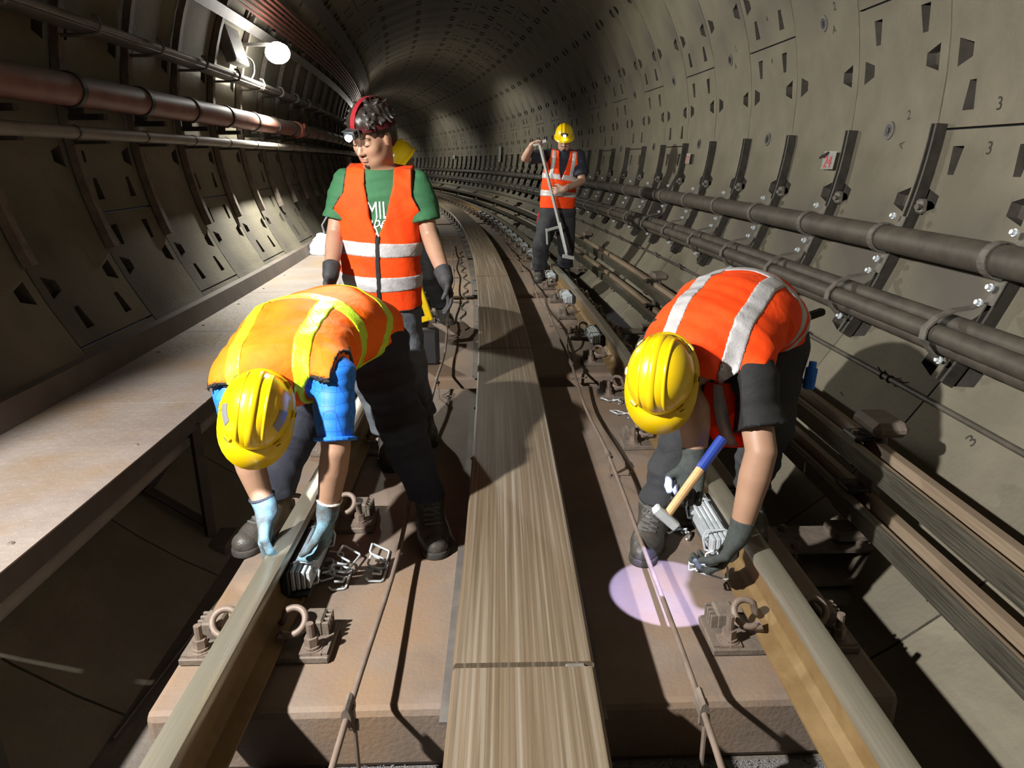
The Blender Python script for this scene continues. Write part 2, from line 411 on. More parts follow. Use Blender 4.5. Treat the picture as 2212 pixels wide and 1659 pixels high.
# grit lying in the gaps in front of the slabs
gs = []; gf = []
for k in range(900 * 3):
    gap = (0, 0, 1, 2)[k % 4]; s = SLAB0 + SLAB_P * gap - 0.25 + 0.25 * random.random(); o = random.uniform(-1.0, 1.0); z = -0.396; r = random.uniform(0.003, 0.008)
    c = Cw(s, o, z); b0 = len(gs)
    for q in range(4): gs.append((c.x + r * math.cos(2.1 * q + k), c.y + r * math.sin(2.1 * q + k), c.z + (r if q == 3 else -0.002) + 0.002 * random.random()))
    gf += [(b0, b0 + 1, b0 + 2), (b0, b0 + 1, b0 + 3), (b0 + 1, b0 + 2, b0 + 3), (b0 + 2, b0, b0 + 3)]
me = bpy.data.meshes.new('grit'); me.from_pydata(gs, [], gf); tag(obj('grit', me, MT['grit'], floor), kind='stuff')
for gap in (0, 1):
    obj('grit_bed', sweep('grit_bed', [(-1.0, -0.396), (1.0, -0.396), (1.0, -0.41), (-1.0, -0.41)], SLAB0 + SLAB_P * gap - 0.25, SLAB0 + SLAB_P * gap, 0.1), MT['grit'], floor)

# ------------------------------------------------------------------ running rails
def rail(side, label):
    o0 = side * 0.7885                                   # centre of the web
    pr = [(-.075, -.172), (.075, -.172), (.075, -.163), (.030, -.148), (.0095, -.130), (.0085, -.060), (.012, -.047), (.034, -.038), (.034, -.020), (-.034, -.020), (-.034, -.038), (-.012, -.047), (-.0085, -.060), (-.0095, -.130), (-.030, -.148), (-.075, -.163)]
    root = obj('rail', sweep('rail', [(o0 + a, b) for a, b in pr], -3.5, 48, 0.35), MT['rail_rust'])
    tag(root, label, 'rail')
    hp = [(-.0355, -.032), (.0355, -.032), (.0362, -.012), (.033, -.0045), (.024, -.0012), (.010, 0), (-.010, 0), (-.024, -.0012), (-.033, -.0045), (-.0362, -.012)]
    h = obj('rail_head', smooth(sweep('rail_head', [(o0 + a, b) for a, b in hp], -3.5, 48, 0.35), 40), MT['rail_head'], root)
    return root
rail(-1, 'worn steel running rail on the walkway side, passing under the lime-striped man')
rail(1, 'steel running rail with ochre web beside the two power rails, shiny worn head')

# ------------------------------------------------------------------ rail fasteners
def fastener():
    root = empty('rail_fastener', None)
    bm = B(); bx(bm, (0, 0, -0.1875), (0.44, 0.17, 0.022), bev=0.003); bx(bm, (-.19, 0, -.176), (.05, .15, .012)); bx(bm, (.19, 0, -.176), (.05, .15, .012))
    obj('base_plate', bm, MT['steel_dirty'], root)
    def shoulder(sx):
        bm = B(); bx(bm, (sx * 0.155, 0.045, -0.150), (0.06, 0.075, 0.06), bev=0.006)
        for k in range(4): bx(bm, (sx * 0.192, 0.015 + 0.021 * k, -0.152), (0.022, 0.010, 0.05), bev=0.002)
        return bm
    def clip(sx):
        cc = Vector((sx * .100, -.004, -.108)); uu = Vector((sx, 0, .12)).normalized(); vv = Vector((0, .72, .69))
        q = [Vector((sx * .050, .030, -.142)), Vector((sx * .062, .034, -.128))] + arc(cc, uu, vv, .040, math.radians(128), math.radians(-140), 20) + [Vector((sx * .060, -.040, -.138)), Vector((sx * .110, -.015, -.148)), Vector((sx * .150, .03, -.142))]
        return tube(B(), q, 0.0105, n=8)
    def bolt(sx):
        bm = B(); x, y = sx * 0.165, -0.048
        cyl(bm, (x, y, -.178), (x, y, -.085), 0.0115, n=10); return bm
    def nut(sx):
        bm = B(); x, y = sx * 0.165, -0.048
        cyl(bm, (x, y, -.158), (x, y, -.130), 0.021, n=6); return bm
    def washer(sx):
        bm = B(); x, y = sx * 0.165, -0.048
        cyl(bm, (x, y, -.177), (x, y, -.166), 0.031, n=16); cyl(bm, (x, y, -.166), (x, y, -.158), 0.025, n=16); bx(bm, (x, y, -.175), (.065, .06, .012)); return bm
    for sx in (-1, 1):
        obj('shoulder', shoulder(sx), MT['steel_dirty'], root)
        c = obj('spring_clip', clip(sx), MT['clip'], root); smooth(c)
        bo = obj('bolt', bolt(sx), MT['clip'], root)
        obj('nut', nut(sx), MT['clip'], bo); obj('washer', washer(sx), MT['clip'], bo)
    return root
ORD = ['first', 'second', 'third', 'fourth', 'fifth', 'sixth', 'seventh', 'eighth', 'ninth', 'tenth', 'eleventh', 'twelfth', 'thirteenth', 'fourteenth', 'fifteenth', 'sixteenth', 'seventeenth',
       'eighteenth', 'nineteenth', 'twentieth', 'twenty-first', 'twenty-second', 'twenty-third', 'twenty-fourth', 'twenty-fifth', 'twenty-sixth', 'twenty-seventh', 'twenty-eighth', 'twenty-ninth', 'thirtieth']
ORD += ['thirty-' + x for x in ORD[:9]] + ['fortieth'] + ['forty-' + x for x in ORD[:9]]
F0 = fastener(); first = True
FPOS = []
for k in range(0, 9):
    for d in (0.27, 1.04, 1.82, 2.60): FPOS.append(SLAB0 + SLAB_P * k + d)
for side in (-1, 1):
    n = 0
    for s in FPOS:
        if side == -1 and s > 14: continue
        r = F0 if first else copy_tree(F0); first = False
        r.matrix_world = frame(s, side * 0.7885, 0)
        tag(r, ('rusty rail fastener with curled spring clips, %s along the %s-side rail' % (ORD[n], 'walkway' if side < 0 else 'power')), 'rail fastener', 'rail fasteners along the two running rails')
        n += 1

# ------------------------------------------------------------------ reaction plate between the rails
PJ = [-1.65, 1.462, 4.555, 7.62, 10.72, 13.82, 16.9, 20.0, 23.1, 26.2, 29.3, 32.4, 35.5, 38.6]
for k in range(len(PJ) - 1):
    a, b = PJ[k] + 0.009, PJ[k + 1] - 0.009
    pr = [(-.176, -.012), (-.176, .012), (-.168, .020), (.168, .020), (.176, .012), (.176, -.012)]
    root = obj('reaction_plate', sweep('reaction_plate', pr, a, b, 0.3), MT['plate'])
    tag(root, '%s long scratched tan metal reaction plate between the rails, counting from the camera' % ORD[k], 'rail plate', 'reaction plates down the middle of the track')
    obj('back_iron', sweep('back_iron', [(-.155, -.055), (-.155, -.012), (.155, -.012), (.155, -.055)], a, b, 0.3), MT['plate_side'], root)
    obj('base_flange', sweep('base_flange', [(-.222, -.198), (-.222, -.188), (.222, -.188), (.222, -.198)], a + .03, b - .25, 0.3), MT['tray'], root)
    if k < 9:
        sup = B(); bx(sup, (0, 0, -0.13), (0.26, 0.30, 0.15)); bx(sup, (0, 0, -.185), (.40, .34, .016))
        me = bpy.data.meshes.new('support'); sup.to_mesh(me); sup.free(); me.materials.append(MT['steel_dirty'])
        M0 = root.matrix_world.inverted()
        for t in (0.14, 0.38, 0.62, 0.86): obj('support', me, None, root, frame(a + (b - a) * t, 0, 0))
    if k < 5:
        j = B(); bx(j, (0, 0, -0.008), (0.34, 0.016, 0.02)); obj('joint_strip', j, MT['rubber'], root, frame(b + 0.009, 0, 0))
        j = B(); bx(j, (0.128, 0, 0.010), (0.05, 0.012, 0.020), bev=.004); obj('joint_lug', j, MT['clamp'], root, frame(b + 0.009, 0, 0))

# ------------------------------------------------------------------ leaky cables on low stands
def cable_on_slab(name, pts, r, label, m='cable'):
    P = []
    for i in range(len(pts) - 1):
        for k in range(6):
            t = k / 6; a, b, c, d = (Vector(pts[max(0, min(len(pts) - 1, j))]) for j in (i - 1, i, i + 1, i + 2))
            P.append(0.5 * ((2 * b) + (c - a) * t + (2 * a - 5 * b + 4 * c - d) * t * t + (3 * b - a - 3 * c + d) * t ** 3))
    P.append(Vector(pts[-1]))
    bm = tube(B(), [Cw(*p) for p in P], r, n=8); o = obj(name, bm, MT[m]); smooth(o, 50)
    return tag(o, label, 'cable')
MT['trackcable'] = mat('dusty_track_cable', (0.135, 0.10, 0.08), 0.7, col2=(0.185, 0.14, 0.11), scale=12)
STL = [-0.1, 1.43, 2.96, 4.2, 5.75, 7.3, 8.9, 10.5, 12.1]; STR = [-0.1, 1.43, 3.0, 4.52, 6.1, 7.7, 9.3, 10.9, 12.5]
def cab_pts(st, o):
    L = []
    for i, s in enumerate(st):
        L.append((s, o, -0.085))
        if i < len(st) - 1: L.append(((s + st[i + 1]) / 2, o + (0.012 if i % 2 else -0.010), -0.118))
    return L
cable_on_slab('track_cable', cab_pts(STL, -0.435), 0.0085, 'thin brown cable on low stands between the walkway-side rail and the reaction plate', 'trackcable')
cable_on_slab('track_cable', cab_pts(STR, 0.44), 0.0085, 'thin brown cable on low stands between the reaction plate and the power-rail-side rail', 'trackcable')
wv = [(6.0 + 0.11 * i, -0.30 + (0.028 + 0.014 * math.sin(i * 1.7)) * math.sin(i * 1.15) - 0.02 * math.sin(i * .2), -0.19) for i in range(52)]
cable_on_slab('loose_cable', wv, 0.006, 'loose wavy black cable lying on the slab left of the reaction plate')
cable_on_slab('loose_cable', [(4.75, .47, -.19), (4.95, .50, -.15), (5.2, .50, -.17), (5.45, .53, -.12), (5.62, .60, -.14), (5.7, .66, -.16)], 0.0055, 'short thin cable sagging from the stand to a fastener of the power-side rail')
def stand():
    root = bpy.data.objects.new('cable_stand', None); COL.objects.link(root)
    bm = B(); bx(bm, (0.012, 0, -0.14), (0.005, 0.022, 0.12)); bx(bm, (0.03, 0, -0.197), (0.05, 0.03, 0.005)); obj('post', bm, MT['clip'], root)
    bm = B(); cyl(bm, (0, -0.03, -0.085), (0, 0.03, -0.085), 0.0125, n=10); cyl(bm, (-.004, 0, -.10), (.022, 0, -.10), .007, n=6); obj('cable_clip', bm, MT['steel_dirty'], root)
    bm = B(); tube(bm, [(0.012, 0, -.192), (0.05, 0.005, -.19), (0.10, 0.0, -.19), (.112, 0, -.175)], 0.004, n=6); obj('foot_wire', bm, MT['clip'], root)
    return root
S1 = None; n = 0
for st, o, nm in ((STL, -0.435, 'walkway'), (STR, 0.44, 'power rail')):
    for i, s in enumerate(st[1:]):
        r = stand() if S1 is None else copy_tree(S1); S1 = S1 or r
        r.matrix_world = frame(s, o, -0.19 if i == 0 else 0) @ Matrix.Diagonal((1, 1, 1.0, 1))
        if i == 0: r.matrix_world = frame(s, o, 0) @ Matrix.Translation((0, 0, -.085)) @ Matrix.Diagonal((1, 1, 2.65, 1)) @ Matrix.Translation((0, 0, .085))
        tag(r, 'small steel stand under the %s-side track cable, %s from the camera' % (nm, ORD[i]), 'cable stand', 'cable stands on the slabs')

# ------------------------------------------------------------------ rail dampers
def damper():
    root = bpy.data.objects.new('rail_damper', None); COL.objects.link(root)
    L = 0.34
    bm = B(); bx(bm, (0.052, 0, -0.104), (0.024, L + .03, 0.085), bev=.004); bx(bm, (0.02, 0, -0.146), (0.085, L + .03, 0.012), M=Matrix.Rotation(0.0, 4, 'X'), bev=.004); obj('rubber_pad', bm, MT['rubber'], root)
    for k in range(4):
        bm = B(); bx(bm, (0.032 - 0.0155 * k, 0, -0.098 - 0.003 * k), (0.0115, L - .012 * k, 0.072 - .004 * k), bev=.0015); obj('mass_plate', bm, MT['zinc'], root)
    for y in (-.1, 0.1):
        bm = B(); cyl(bm, (-.03, y, -.1), (.03, y, -.1), .006, n=8); cyl(bm, (-.034, y, -.1), (-.022, y, -.1), .0115, n=6); obj('bolt', bm, MT['zinc'], root)
    for y in (-.12, .12):
        bm = tube(B(), [(.06, y, -.07), (.03, y, -.055), (-.035, y, -.058), (-.045, y, -.09), (-.035, y, -.135), (.02, y, -.156), (.05, y, -.158)], .004, n=6); obj('retaining_wire', bm, MT['zinc'], root)
    return root
D0 = damper(); dn = 0
DL = [(2.36, 'layered silver rail damper half hidden under a dark glove by the power-side rail'), (5.37, 'layered silver rail damper on the ochre rail web, first one beyond the yellow helmet'),
      (6.98, 'layered silver rail damper on the ochre rail web, second one beyond the yellow helmet'), (8.30, 'layered silver rail damper beside the boot of the man holding the long gauge'),
      (9.05, 'layered silver rail damper just behind the boot of the man with the long gauge')]
for s, lb in DL:
    r = D0 if dn == 0 else copy_tree(D0); dn += 1
    r.matrix_world = frame(s, 0.7885 - 0.078, 0); tag(r, lb, 'rail damper', 'rail dampers along the rails')
for k, s in enumerate([9.75, 10.5, 11.3, 12.05, 12.85, 13.6, 14.4, 15.1, 15.9, 16.7, 17.5, 18.2, 19.0]):
    r = copy_tree(D0); r.matrix_world = frame(s, 0.7885 - 0.078, 0)
    tag(r, 'small silver rail damper, %s in the row past the man with the long gauge' % ORD[k], 'rail damper', 'rail dampers along the rails')
r = copy_tree(D0); r.matrix_world = frame(2.20, -0.7885 + 0.078, 0) @ Matrix.Rotation(PI, 4, 'Z'); tag(r, 'layered silver rail damper in a blue-grey glove against the walkway-side rail', 'rail damper', 'rail dampers along the rails')

# ------------------------------------------------------------------ bent wire clips lying about
def wire_clip():
    p = [(-.040, .0, .012), (-.032, .0, .002), (-.004, 0, .002), (0, .004, .004), (.006, .060, .012), (.004, .066, .012), (-.030, .068, .010), (-.036, .062, .008), (-.038, .05, .006), (-.034, .045, .004), (-.006, .043, .003)]
    q = [(x, y, z) for x, y, z in p]
    return tube(B(), q, 0.0034, n=6)
def wire_frame():
    """a rectangular loop with two hooked ends, as the fitters' retaining clips"""
    p = [(-.045, 0, .010), (-.036, -.004, .003), (-.004, 0, .003), (.002, .004, .004), (.010, .095, .004), (.007, .100, .005), (-.040, .103, .020), (-.046, .100, .022), (-.049, .062, .018), (-.046, .058, .014), (-.010, .055, .004), (-.006, .05, .004), (-.006, .012, .02), (-.03, .008, .022)]
    return tube(B(), p, 0.0036, n=7)
wm = bpy.data.meshes.new('wire_clip'); b = wire_frame(); b.to_mesh(wm); b.free(); wm.materials.append(MT['zinc']); smooth(wm, 60)
CL = [((2.13, -.600, -.199), 0.10, 'bent silver wire clip lowest in the heap beside the half-fitted damper'), ((2.19, -.650, -.192), 0.35, 'bent silver wire clip tilted across the back of the heap on the slab'),
      ((2.20, -.610, -.178), -0.15, 'bent silver wire clip on top of the heap on the slab'), ((2.24, -.640, -.199), 0.2, 'bent silver wire clip poking out of the far end of the heap'),
      ((2.17, -.480, -.199), 0.04, 'single bent silver wire clip lying beside the thin brown cable'), ((2.25, -.482, -.197), 0.1, 'bent silver wire clip overlapping the single one beside the cable'),
      ((4.03, .700, -.199), 0.9, 'pale wire clip on the slab beside the rim of the yellow helmet, upper of two'), ((3.79, .715, -.199), 0.8, 'pale wire clip on the slab below the upper one by the helmet'),
      ((2.50, .665, -.199), 1.2, 'silver wire clip lying by the far end of the damper being fitted'), ((2.45, .685, -.192), 1.0, 'silver wire clip resting on another at the end of the damper'),
      ((1.255, -.575, -.199), 0.9, 'silver wire clip on the slab at the very bottom edge')]
for (p, rz, lb) in CL:
    o = obj('wire_clip', wm); o.matrix_world = frame(*p) @ Matrix.Rotation(rz, 4, 'Z') @ Matrix.Rotation(random.uniform(-.12, .25), 4, 'Y') @ Matrix.Scale(1.22, 4)
    tag(o, lb, 'wire clip', 'bent wire clips for the dampers')
# ------------------------------------------------------------------ conductor rails on the wall side
def conductor(zc, label):
    o0 = 1.30
    web = [(o0 + .012, zc - .040), (o0 + .030, zc - .040), (o0 + .034, zc - .014), (o0 + .066, zc - .012), (o0 + .078, zc - .045), (o0 + .108, zc - .045), (o0 + .110, zc + .050),
           (o0 + .078, zc + .050), (o0 + .066, zc + .012), (o0 + .034, zc + .014), (o0 + .030, zc + .040), (o0 + .012, zc + .040)]
    root = obj('conductor_rail', sweep('conductor_rail', web, -1.5, 46, 0.35), MT['cond_top']); tag(root, label, 'power rail', 'pair of power rails')
    obj('contact_face', smooth(sweep('contact_face', [(o0 - .004, zc - .034), (o0 + .013, zc - .043), (o0 + .013, zc + .043), (o0 - .004, zc + .034)], -1.5, 46, 0.35), 35), MT['cond'], root)
conductor(-0.105, 'lower of the two brown-topped power rails between the track and the wall')
conductor(0.115, 'upper of the two brown-topped power rails between the track and the wall')
def power_support():
    root = bpy.data.objects.new('power_rail_support', None); COL.objects.link(root)
    bm = B(); bx(bm, (1.25, .02, -.50), (.42, .46, .20), bev=.02); obj('plinth', bm, MT['invert'], root)
    bm = B(); bx(bm, (1.25, -.03, -.375), (.36, .22, .012)); bx(bm, (1.25, .05, -.285), (.34, .20, .012)); obj('mounting_plate', bm, MT['steel_dirty'], root)
    for x, y in ((1.12, -.02), (1.38, -.02), (1.12, .12), (1.38, .12)):
        bm = B(); cyl(bm, (x, y, -.40), (x, y, -.255), .011, n=8); cyl(bm, (x, y, -.279), (x, y, -.262), .019, n=6); obj('anchor_bolt', bm, MT['clip'], root)
    bm = B()
    P = [(1.30, -.28), (1.44, -.28), (1.46, .22), (1.41, .24), (1.40, .0), (1.33, -.2)]
    bx(bm, (1.42, .06, -.04), (.055, .10, .48), bev=.012); bx(bm, (1.37, .06, -.255), (.17, .13, .05), bev=.015)
    obj('insulator', bm, MT['steel_dirty'], root)
    for zc in (-.105, .115):
        bm = B(); bx(bm, (1.405, .06, zc), (.05, .14, .13), bev=.02); bx(bm, (1.36, .06, zc + .053), (.10, .11, .020), bev=.006); bx(bm, (1.36, .06, zc - .053), (.10, .11, .020), bev=.006)
        c = obj('rail_claw', bm, MT['channel'], root)
        bm = B(); cyl(bm, (1.335, .06, zc + .06), (1.335, .06, zc + .075), .014, n=6); obj('claw_bolt', bm, MT['clip'], c)
    bm = B(); bx(bm, (1.43, .06, .215), (.14, .20, .06), bev=.022); obj('cover_cap', bm, MT['steel_dirty'], root)
    return root
p0 = power_support()
for k in range(10):
    r = p0 if k == 0 else copy_tree(p0)
    r.matrix_world = frame(2.50 + 3.65 * k, 0, 0)
    tag(r, 'dirty insulated support with plinth and claws carrying the power rails, %s from the camera' % ORD[k], 'rail support', 'supports of the power rails')

# ------------------------------------------------------------------ cable brackets on the wall
BIG_O, BIG_Z, BIG_R = 1.985, 0.80, 0.070
TRI = [(1.775, .50, .043), (1.868, .527, .043), (1.842, .437, .043)]
def channel_mesh():
    """dark steel channel following the lining from the springing down to the haunch"""
    bm = B(); N = 14
    prof = [(-.024, 0.0), (-.024, .058), (-.012, .060), (-.012, .034), (.012, .034), (.012, .060), (.024, .058), (.024, 0.0)]
    rings = []
    for i in range(N + 1):
        p = -4.0 - 27.2 * i / N
        rings.append([bm.verts.new(Pw(-.06 + a, p, TR - b)) for a, b in prof])
    k = len(prof)
    for i in range(N):
        for j in range(k):
            bm.faces.new((rings[i][j], rings[i][(j + 1) % k], rings[i + 1][(j + 1) % k], rings[i + 1][j]))
    bm.faces.new(rings[0]); bm.faces.new(rings[-1][::-1]); bmesh.ops.recalc_face_normals(bm, faces=bm.faces)
    return bm
def strap(c, r, w, t, a0, a1, n=18, s=-.06):
    bm = B(); R = []
    for i in range(n + 1):
        a = math.radians(a0 + (a1 - a0) * i / n)
        R.append([bm.verts.new(Cw(s + ds, c[0] + rr * math.cos(a), c[1] + rr * math.sin(a))) for ds, rr in ((-w, r), (w, r), (w, r + t), (-w, r + t))])
    for i in range(n):
        for j in range(4): bm.faces.new((R[i][j], R[i][(j + 1) % 4], R[i + 1][(j + 1) % 4], R[i + 1][j]))
    bm.faces.new(R[0]); bm.faces.new(R[-1][::-1]); bmesh.ops.recalc_face_normals(bm, faces=bm.faces); return bm
def band(pts, w, t, s=-.06):
    """flat band bent along (o, z) points"""
    bm = B(); R = []
    for i, (o, z) in enumerate(pts):
        a = pts[max(0, i - 1)]; b = pts[min(len(pts) - 1, i + 1)]; d = math.hypot(b[0] - a[0], b[1] - a[1]); nx, nz = -(b[1] - a[1]) / d, (b[0] - a[0]) / d
        R.append([bm.verts.new(Cw(s + ds, o + nx * q, z + nz * q)) for ds, q in ((-w, 0), (w, 0), (w, t), (-w, t))])
    for i in range(len(pts) - 1):
        for j in range(4): bm.faces.new((R[i][j], R[i][(j + 1) % 4], R[i + 1][(j + 1) % 4], R[i + 1][j]))
    bm.faces.new(R[0]); bm.faces.new(R[-1][::-1]); bmesh.ops.recalc_face_normals(bm, faces=bm.faces); return bm
def bolt_at(o, z, s=-.075):
    bm = B(); a = Cw(s, o, z); b = Cw(s, o - .022, z + .006); cyl(bm, a, b, .011, n=6); cyl(bm, a, a.lerp(b, .35), .017, n=10); return bm
def cable_bracket():
    root = obj('cable_bracket', channel_mesh(), MT['channel'])
    obj('big_clamp', strap((BIG_O, BIG_Z), BIG_R, .022, .008, -75, 285), MT['clamp'], root)
    pts = [(1.935, .625), (1.90, .610), (1.83, .600), (1.765, .570), (1.722, .525), (1.716, .475), (1.752, .430), (1.785, .395), (1.80, .372), (1.835, .365)]
    obj('trefoil_clamp', band(pts, .020, .009), MT['clamp'], root)
    for a, b in ((-17.9, -15.2), (-22.6, -19.6)):
        bm = B(); v = [bm.verts.new(p) for p in (Pw(-.088, a, TR - .062), Pw(-.088, b, TR - .062), Pw(-.032, b, TR - .062), Pw(-.032, a, TR - .062))]
        v2 = [bm.verts.new(q.co + (Pw(0, -18, TR - .1) - Pw(0, -18, TR)).normalized() * .006) for q in v]; bm.faces.new(v2)
        for j in range(4): bm.faces.new((v[j], v[(j + 1) % 4], v2[(j + 1) % 4], v2[j]))
        bmesh.ops.recalc_face_normals(bm, faces=bm.faces); obj('bolt_plate', bm, MT['clamp'], root)
    for o, z in ((2.02, .91), (1.965, .69), (1.93, .628), (1.805, .385)):
        obj('bolt', bolt_at(o, z), MT['zinc'], root)
    bm = B(); c = Pw(-.105, -13.6, TR - .02); bx(bm, c, (.045, .055, .075), bev=.012); cyl(bm, c + Vector((-.02, -.02, 0)), c + Vector((-.045, -.03, 0)), .014, n=8)
    obj('anchor_block', bm, MT['clamp'], root)
    return root
b0 = cable_bracket(); bn = 0
for i in range(-1, 46):
    r = b0 if bn == 0 else copy_tree(b0)
    r.matrix_world = ringM(i)
    lb = ['dark steel cable bracket cut off by the picture edge, only clamps and lower end seen', 'tallest dark steel cable bracket seen whole, nearest one on the wall', 'dark steel cable bracket touching the white number 24 sign'][bn] if bn < 3 else \
        'dark steel cable bracket on the curved wall, %s beyond the number 24 sign' % ORD[bn - 3]
    tag(r, lb, 'cable bracket', 'cable brackets along the wall'); bn += 1
tag(obj('power_cable', rod('power_cable', BIG_O, BIG_Z, BIG_R - .003, -1, 44, .3, 18), MT['cable']), 'thickest dusty black cable, highest on the wall brackets', 'cable')
for (o, z, r), lb in zip(TRI, ('front one of the three bundled wall cables, standing out farthest', 'back one of the three bundled wall cables, seen just above the front one', 'lowest of the three bundled wall cables, tucked under the front one')):
    tag(obj('power_cable', rod('power_cable', o, z, r - .002, -1, 44, .3, 14), MT['cable']), lb, 'cable')
wc = obj('wall_cable', rod('wall_cable', 1.797, .20, .013, -1, 40, .3, 10), MT['cable']); tag(wc, 'thin grey cable low along the curved wall with wire ties', 'cable')
for i in range(-1, 14):
    for d in (.0, .06):
        bm = B(); c = [(1.797 + .017 * math.cos(a), .20 + .017 * math.sin(a)) for a in [2 * PI * q / 10 for q in range(11)]] + [(1.78, .225), (1.765, .245)]
        tube(bm, [Cw(S0 + RING * i + .25 + d, o, z) for o, z in c], .0035, n=5); obj('wire_tie', bm, MT['channel'], wc)

# ------------------------------------------------------------------ signs on the wall
def wall_sign(s0, s1, p0, p1, label, txt, size, r=TR - .045, extra=None, tilt=0.0):
    bm = B(); n = 4; k = 5
    vv = [[bm.verts.new(Pw(s0 + (s1 - s0) * i / n, p0 + (p1 - p0) * j / k + tilt * i / n, r)) for j in range(k + 1)] for i in range(n + 1)]
    for i in range(n):
        for j in range(k): bm.faces.new((vv[i][j], vv[i + 1][j], vv[i + 1][j + 1], vv[i][j + 1]))
    bmesh.ops.solidify(bm, geom=list(bm.faces), thickness=.003)
    o = obj('number_sign', bm, MT['white']); tag(o, label, 'sign')
    if txt:
        t = wall_text(txt, (s0 + s1) / 2 + .005, (p0 + p1) / 2 - .35 + tilt / 2, size, MT['red_ink'], o, r=r - .0045); t.name = 'digits'
    return o
sg = wall_sign(S0 + 1.05 * RING, S0 + 1.24 * RING, -9.6, -6.9, 'white enamel sign with red number 24 between two brackets', '24', .11)
bm = B(); t = [Pw(S0 + (1.16 + .03 * k) * RING, -7.1 - .28 * k + (.25 if k > 2 else 0), TR - .052) for k in range(5)]; tube(bm, t, [.006, .011, .012, .010, .006], n=6); obj('torn_tape', bm, MT['rubber'], sg)
wall_sign(S0 + 4.62 * RING, S0 + 4.78 * RING, -9.1, -6.6, 'small pale sign with red number 27 half in the shadow of a man', '27', .10)
wall_sign(S0 + 22.6 * RING, S0 + 23.05 * RING, -9.5, 2.0, 'tall narrow pale board far along the wall beside the gauge', None, .1, r=TR - .09)
wall_sign(S0 + 32.3 * RING, S0 + 32.75 * RING, -6.5, -2.8, 'small bright plate far down the bend on the wall', None, .1, r=TR - .09)

# ------------------------------------------------------------------ pipes, tray and posts on the other wall
RO, RZ, RR = -2.42, 1.612, .088
rp = obj('red_pipe', rod('red_pipe', RO, RZ, RR, -3, 40, .3, 22), MT['redpipe']); tag(rp, 'thick red water pipe with dark bands along the wall under the lamp', 'pipe')
for i in range(-2, 24):
    s = S0 + RING * i + .55
    bm = bmesh.new(); bm.from_mesh(rod('band', RO, RZ, RR + .010, s, s + .045, .045, 22)); obj('pipe_band', bm, MT['channel'], rp)
for s in (2.35, 9.98, 17.6):
    bm = bmesh.new(); bm.from_mesh(rod('c', RO, RZ, RR + .017, s, s + .16, .16, 18))
    for a in (0, PI): cyl(bm, Cw(s + .08, RO + (RR + .03) * math.cos(a + .4), RZ + (RR + .03) * math.sin(a + .4) - .03), Cw(s + .08, RO + (RR + .03) * math.cos(a + .4), RZ + (RR + .03) * math.sin(a + .4) + .03), .016, n=6)
    obj('coupling', bm, MT['coupling'], rp)
gp = obj('grey_pipe', rod('grey_pipe', -2.40, 1.385, .036, -3, 40, .3, 12), MT['greypipe']); tag(gp, 'slim grey pipe running below the thick red pipe', 'pipe')
for i in range(-2, 24):
    s = S0 + RING * i + .5; bm = bmesh.new(); bm.from_mesh(rod('band', -2.40, 1.385, .040, s, s + .02, .02, 12)); obj('pipe_band', bm, MT['channel'], gp)
tr = obj('cable_ladder', sweep('cable_ladder', [(-2.50, 1.955), (-2.36, 1.955), (-2.36, 1.965), (-2.50, 1.965)], -3, 40, .4), MT['tray']); tag(tr, 'narrow cable tray on hooks above the red pipe', 'cable tray')
for (o, z, r, lb) in ((-2.375, 1.990, .026, 'outermost cable in the tray above the red pipe'), (-2.428, 1.993, .028, 'middle cable in the tray above the red pipe'), (-2.482, 1.990, .026, 'cable nearest the wall in the tray above the red pipe')):
    tag(obj('tray_cable', rod('tray_cable', o, z, r, -3, 40, .35, 8), MT['tray']), lb, 'cable')
def pipe_post():
    bm = B(); N = 14; prof = [(-.03, .012), (-.03, .062), (.03, .062), (.03, .012)]
    R = []
    for i in range(N + 1):
        p = 153.0 + 47.0 * i / N; R.append([bm.verts.new(Pw(a, p, TR - b)) for a, b in prof])
    for i in range(N):
        for j in range(4): bm.faces.new((R[i][j], R[i][(j + 1) % 4], R[i + 1][(j + 1) % 4], R[i + 1][j]))
    bm.faces.new(R[0]); bm.faces.new(R[-1][::-1]); bmesh.ops.recalc_face_normals(bm, faces=bm.faces)
    root = obj('pipe_post', bm, MT['steel_dirty'])
    bm = B(); bx(bm, Cw(0, -2.52, 1.485), (.26, .05, .035)); bx(bm, Cw(0, -2.56, 1.61), (.06, .06, .24)); obj('pipe_cradle', bm, MT['channel'], root)
    bm = B(); bx(bm, Cw(0, -2.52, 1.34), (.24, .05, .02)); obj('grey_pipe_arm', bm, MT['channel'], root)
    bm = B(); tube(bm, [Cw(0, o, z) for o, z in ((-2.60, 1.935), (-2.42, 1.935), (-2.345, 1.945), (-2.325, 1.985), (-2.34, 2.03), (-2.37, 2.04))], .011, n=6); obj('tray_hook', bm, MT['tray'], root)
    return root
pp = pipe_post()
for k, i in enumerate(range(0, 26)):
    r = pp if k == 0 else copy_tree(pp); r.matrix_world = ringM(i) @ Matrix.Identity(4)
    tag(r, 'curved steel post holding the red and grey pipes, %s along the wall from the camera' % ORD[k], 'pipe post', 'posts of the pipes')
